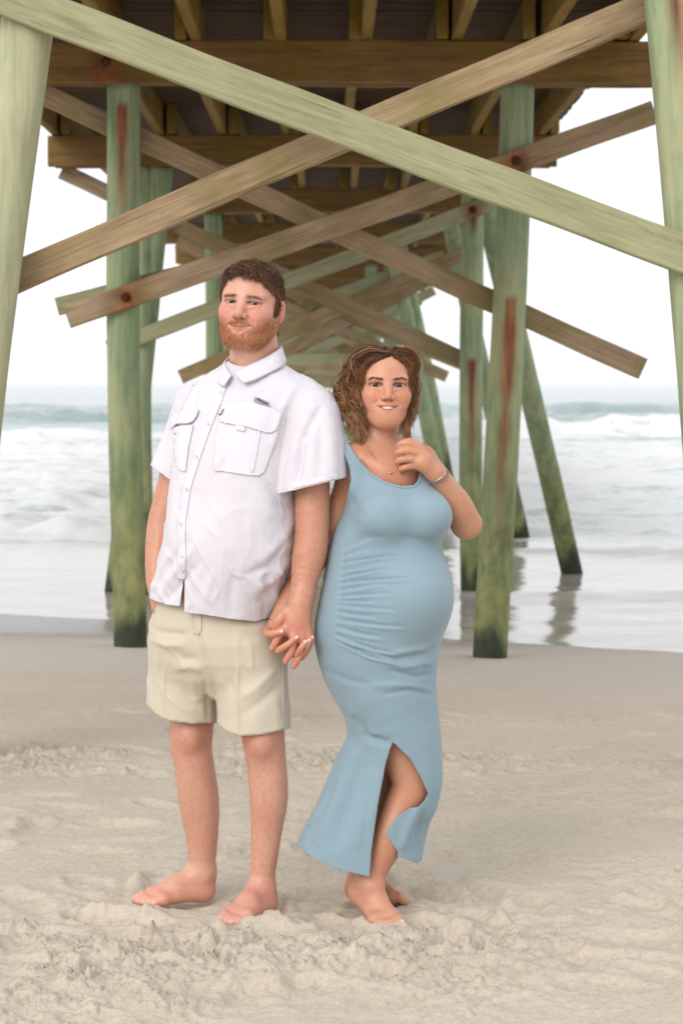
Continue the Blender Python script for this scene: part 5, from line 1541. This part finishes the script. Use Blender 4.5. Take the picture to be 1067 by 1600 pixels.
    S.add(Cone(m(552, 706, -.05), m(556, 760, -.055), .036, .05), .02)
    V, Q = polygonise(S, *[b + s_2 for b, s_2 in zip(S.bounds(), (-.03, .03))], .0042)
    V = relax(V, Q, 3, .5); N = normals(V, Q); px = to_px(V); h = np.zeros(len(V)); fr = N[:, 1] < .3
    gr = np.random.RandomState(12); y_ = 858.0
    while y_ < 1004:                                          # gathers fanning out from the side seam
        t_ = (y_ - 858) / 146; x_ = 536 - 9 * t_; ln = gr.uniform(35, 95) * (1 + .6 * t_); sl = -.55 + 1.05 * t_ + gr.normal(0, .06); bw = gr.uniform(-.1, .1)
        path = [(x_ - 2, y_), (x_ + ln * .25, y_ + sl * ln * .25), (x_ + ln * .6, y_ + sl * ln * (.48 + bw)), (x_ + ln, y_ + sl * ln * (.66 + bw))]
        a_ = gr.uniform(.6, 1.25); w_ = gr.uniform(1.8, 2.8)
        h += np.where(fr, fold(px, path, w_, -.0062 * a_) + fold(px, [(p_[0], p_[1] + w_ * 1.9) for p_ in path], w_ * 1.1, .0045 * a_), 0)
        y_ += gr.uniform(6, 13)
    h += np.where(fr, fold(px, [(538, 850), (534, 925), (528, 1004), (527, 1010)], 2.0, -.005), 0)
    for (pt, wd, am) in [([(540, 850), (570, 838), (610, 842)], 6, -.004), ([(560, 1012), (620, 1030), (665, 1022), (688, 1004)], 5, -.008), ([(540, 1000), (610, 1022), (660, 1014), (690, 1000)], 5, .006), ([(575, 1020), (630, 1042), (672, 1036), (686, 1022)], 5, .007), ([(610, 1048), (650, 1058), (682, 1052)], 4, -.006),
                         ([(600, 1085), (640, 1078), (678, 1088)], 4, -.006), ([(580, 1072), (625, 1070), (676, 1076)], 5, .005), ([(505, 1045), (540, 1062), (585, 1072)], 5, -.004), ([(556, 1122), (575, 1152), (600, 1160), (612, 1158)], 6, -.016), ([(548, 1108), (566, 1140), (590, 1152)], 6, .008),
                         ([(600, 1190), (580, 1260), (560, 1330)], 12, .010), ([(570, 1180), (545, 1260), (520, 1330)], 14, -.012), ([(548, 1180), (520, 1260), (490, 1320)], 12, .010), ([(525, 1220), (500, 1280), (478, 1320)], 6, -.012), ([(690, 850), (660, 846), (620, 838)], 7, -.006),
                         ([(585, 1230), (572, 1280), (566, 1330)], 6, -.006), ([(562, 768), (590, 800), (620, 812)], 14, -.003), ([(546, 772), (560, 800), (575, 812)], 5, -.003), ([(512, 1245), (494, 1278), (484, 1292)], 4, .010), ([(640, 1010), (662, 1045), (668, 1080)], 6, -.004),
                         ([(655, 1262), (640, 1290), (628, 1330)], 8, .010), ([(662, 1270), (655, 1300), (648, 1340)], 7, -.010)]:
        h += np.where(fr, fold(px, pt, wd, am), 0)
    h += .0014 * fbm(V * [7, 7, 6], 3, 35) + sstep(m(0, 1150)[2], m(0, 1330)[2], V[:, 2]) * .006 * fbm(V * [9, 9, 3], 2, 36)
    V = V + N * h[:, None]; px = to_px(V); T = tris(Q)
    # hem
    hem = (px[:, 1] - np.interp(px[:, 0], [440, 460, 490, 530, 577, 600, 622, 652, 680], [1306, 1318, 1341, 1358.5, 1370, 1352, 1338, 1349, 1330])) / 560
    back_hem = (px[:, 1] - np.interp(px[:, 0], [440, 460, 560, 650, 680], [1300, 1316, 1330, 1340, 1330])) / 560
    hem = np.where(V[:, 1] > Y0 + .05, back_hem, hem)
    # neckline and arm holes
    nk = [(500, 640), (542, 690.5), (556, 712.5), (578, 737.5), (603, 753), (628, 759.5), (646.7, 758), (653, 750), (656, 735), (662, 716), (720, 640)]
    neck = -poly_sd(px, nk) / 560
    ah = -poly_sd(px, [(500, 690), (531, 692), (539, 712), (547, 731), (548.5, 750), (542, 781), (534, 803), (524, 820), (505, 820)]) / 560
    ah2 = -poly_sd(px, [(672, 690), (674, 720), (684, 742), (700, 752), (760, 760), (760, 690)]) / 560
    front = V[:, 1] < Y0 + .10
    topcut = np.where(front, np.maximum(neck, ah), np.maximum(neck, -.01)); topcut = np.maximum(topcut, ah2)
    topcut = np.where((px[:, 1] < 830), topcut, -.05)
    V, T = clip(V, T, np.maximum(hem, topcut))
    px = to_px(V); N = normals(V, T)
    slit = poly_sd(px, [(613, 1159), (640, 1184), (657, 1214), (669, 1240), (663, 1252), (654, 1261), (640, 1263), (622, 1275), (603, 1300), (612, 1317), (622, 1331), (621, 1352), (577, 1400), (577, 1369), (580, 1330), (590, 1260), (603, 1190)]) / 560
    V, T = clip(V, T, np.where(V[:, 1] < Y0 + .03, -slit, -.05))
    # rib coordinate: runs round the body
    c_x = np.interp(V[:, 2], [r[0] for r in rows_of(DR)][::-1], [r[1] for r in rows_of(DR)][::-1]); c_y = np.interp(V[:, 2], [r[0] for r in rows_of(DR)][::-1], [r[2] for r in rows_of(DR)][::-1])
    rib = np.arctan2(V[:, 0] - c_x, -(V[:, 1] - c_y)) * .165 / .0062
    M_D = NT('blue_rib_knit'); co = M_D.coord('Object', rand=False)
    a = M_D.attr('rib').outputs['Fac']; sn = M_D.math('SINE', M_D.math('MULTIPLY', a, 6.2832)); n2 = M_D.noise(co, 6, 3)
    col = M_D.mix(lin(132, 157, 171), lin(143, 167, 180), n2)
    col = M_D.mix(col, lin(110, 135, 150), M_D.math('MULTIPLY', M_D.math('MULTIPLY', M_D.math('ADD', sn, 1.0), .5), .35))
    M_D.base(Base_Color=col, Roughness=.85, Sheen_Weight=.25); M_D.bump(sn, .25, .0012)
    dress = mesh_obj('dress', V, T, M_D.m, attrs={'rib': rib}); adopt(root, dress)
    md = dress.modifiers.new('s', 'SOLIDIFY'); md.thickness = .0024; md.offset = -1
    bv = bvh_of(V, T)
    M_TRIM = cloth_material('blue_trim', lin(136, 161, 175))
    st_ = patch('shoulder_strap', bb, [(529, 694), (535, 688), (542, 689), (556, 712), (578, 737), (603, 753), (590, 775), (546, 780), (548.5, 750), (547, 731), (539, 712)], .0035, .003, M_TRIM, None, res=1.6); adopt(root, st_)
    def trim(nm, pts, w=.0028, off=.0006):
        w3 = [project(bv, a_, b_, off) for a_, b_ in spline(np.array(pts, float), per=6)]
        w3 = [p_ for p_ in w3 if p_ is not None]
        good = [w3[0]]
        for p_ in w3[1:]:
            if np.linalg.norm(p_ - good[-1]) < .05: good.append(p_)
        Vt, Ft = tube(np.array(good), w, 8); o_ = mesh_obj(nm, Vt, Ft, M_TRIM); adopt(root, o_)
    trim('neck_binding', [(575, 737.5), (590, 748), (603, 755.5), (628, 762), (645, 761), (653, 755), (656, 749)])
    # necklace, ring, bracelets, earring
    M_AU = plain('gold', lin(214, 176, 120), .25, 1.0); M_AG = plain('silver', lin(200, 200, 204), .25, 1.0)
    nl_ = [project(bb, a_, b_, .0016) for a_, b_ in spline(np.array([(574, 697), (582, 712), (593, 726), (603, 735), (611, 740), (617, 736), (619, 728)], float), per=6)]
    nl_ = [p_ for p_ in nl_ if p_ is not None]; Vt, Ft = tube(np.array(nl_), .0006, 6); o = mesh_obj('necklace', Vt, Ft, M_AU); adopt(root, o)
    pc = [project(bb, a_, b_, .0025) for a_, b_ in ((606.5, 737.5), (612, 740.5))]; Vt, Ft = tube(np.array([pc[0], (pc[0] + pc[1]) / 2, pc[1]]), .0018, 8); o2 = mesh_obj('pendant_bar', Vt, Ft, M_AG); adopt(root, o2)
    def ring(nm, c_, axis, r, w, mat, n=28):
        axis = np.array(axis, float); axis /= np.linalg.norm(axis); u = np.cross(axis, [.2, .1, 1]); u /= np.linalg.norm(u); v_ = np.cross(axis, u)
        a_ = np.linspace(0, 2 * np.pi, n, endpoint=False); b_ = np.linspace(0, 2 * np.pi, 8, endpoint=False)
        VV = np.array([c_ + (r + w * math.cos(t_)) * (math.cos(s2) * u + math.sin(s2) * v_) + w * math.sin(t_) * axis for s2 in a_ for t_ in b_])
        F_ = [(i * 8 + j, ((i + 1) % n) * 8 + j, ((i + 1) % n) * 8 + (j + 1) % 8, i * 8 + (j + 1) % 8) for i in range(n) for j in range(8)]
        o_ = mesh_obj(nm, VV, F_, mat); adopt(root, o_); return o_
    a_, b_ = lh(634, 717, -.018), lh(648, 718, -.010)
    rg = ring('wedding_ring', lh(639, 717.4, -.0155), b_ - a_, .0112, .0013, M_AG)
    st = mesh_obj('ring_stone', *[np.array(q_) for q_ in (lambda c_: ([c_ + d_ for d_ in np.array([(.0025, 0, 0), (-.0025, 0, 0), (0, 0, .0025), (0, 0, -.0025), (0, -.0022, 0), (0, .002, 0)])], [(0, 2, 4), (2, 1, 4), (1, 3, 4), (3, 0, 4), (2, 0, 5), (1, 2, 5), (3, 1, 5), (0, 3, 5)]))(lh(637.5, 713, -.030))], plain('diamond', (.9, .9, .92), .05), smooth=False); st.parent = rg; st.matrix_parent_inverse = rg.matrix_parent_inverse
    wa = m(679, 738, -.09) - m(697, 762, -.06)
    ring('bracelet', m(681.5, 741.5, -.087), wa, .0285, .0014, M_AG); ring('bracelet', m(684.5, 745, -.083), wa + np.array([.01, 0, .01]), .0300, .0018, cloth_material('grey_cord', lin(120, 110, 110)))
    for (a_, b_) in ((682, 725), (684, 731)):
        c_ = m(a_, b_ + 6, -.105); tV, tF = tube(c_ + np.array([[0, 0, -.004], [0, 0, -.003], [0, 0, 0], [0, 0, .003], [0, 0, .004]]), [.001, .003, .0042, .003, .001], 10); o = mesh_obj('bracelet_bead', tV, tF, M_AU); adopt(root, o)
    ring('bracelet', rh(433, 974, .06), np.array(arm[-1]) - np.array(arm[-2]), .0275, .0013, M_AG)
    er = H.back((.070, .010, -.060)); tV, tF = tube(er + np.array([[0, 0, .012], [0, 0, .0], [0, 0, -.006], [0, 0, -.014], [0, 0, -.018]]), [.0006, .0008, .0030, .0036, .001], 10); o = mesh_obj('earring', tV, tF, M_AG); adopt(root, o)
    return root
make_sand(); make_sea(); build_pier()
build_man(); build_woman()
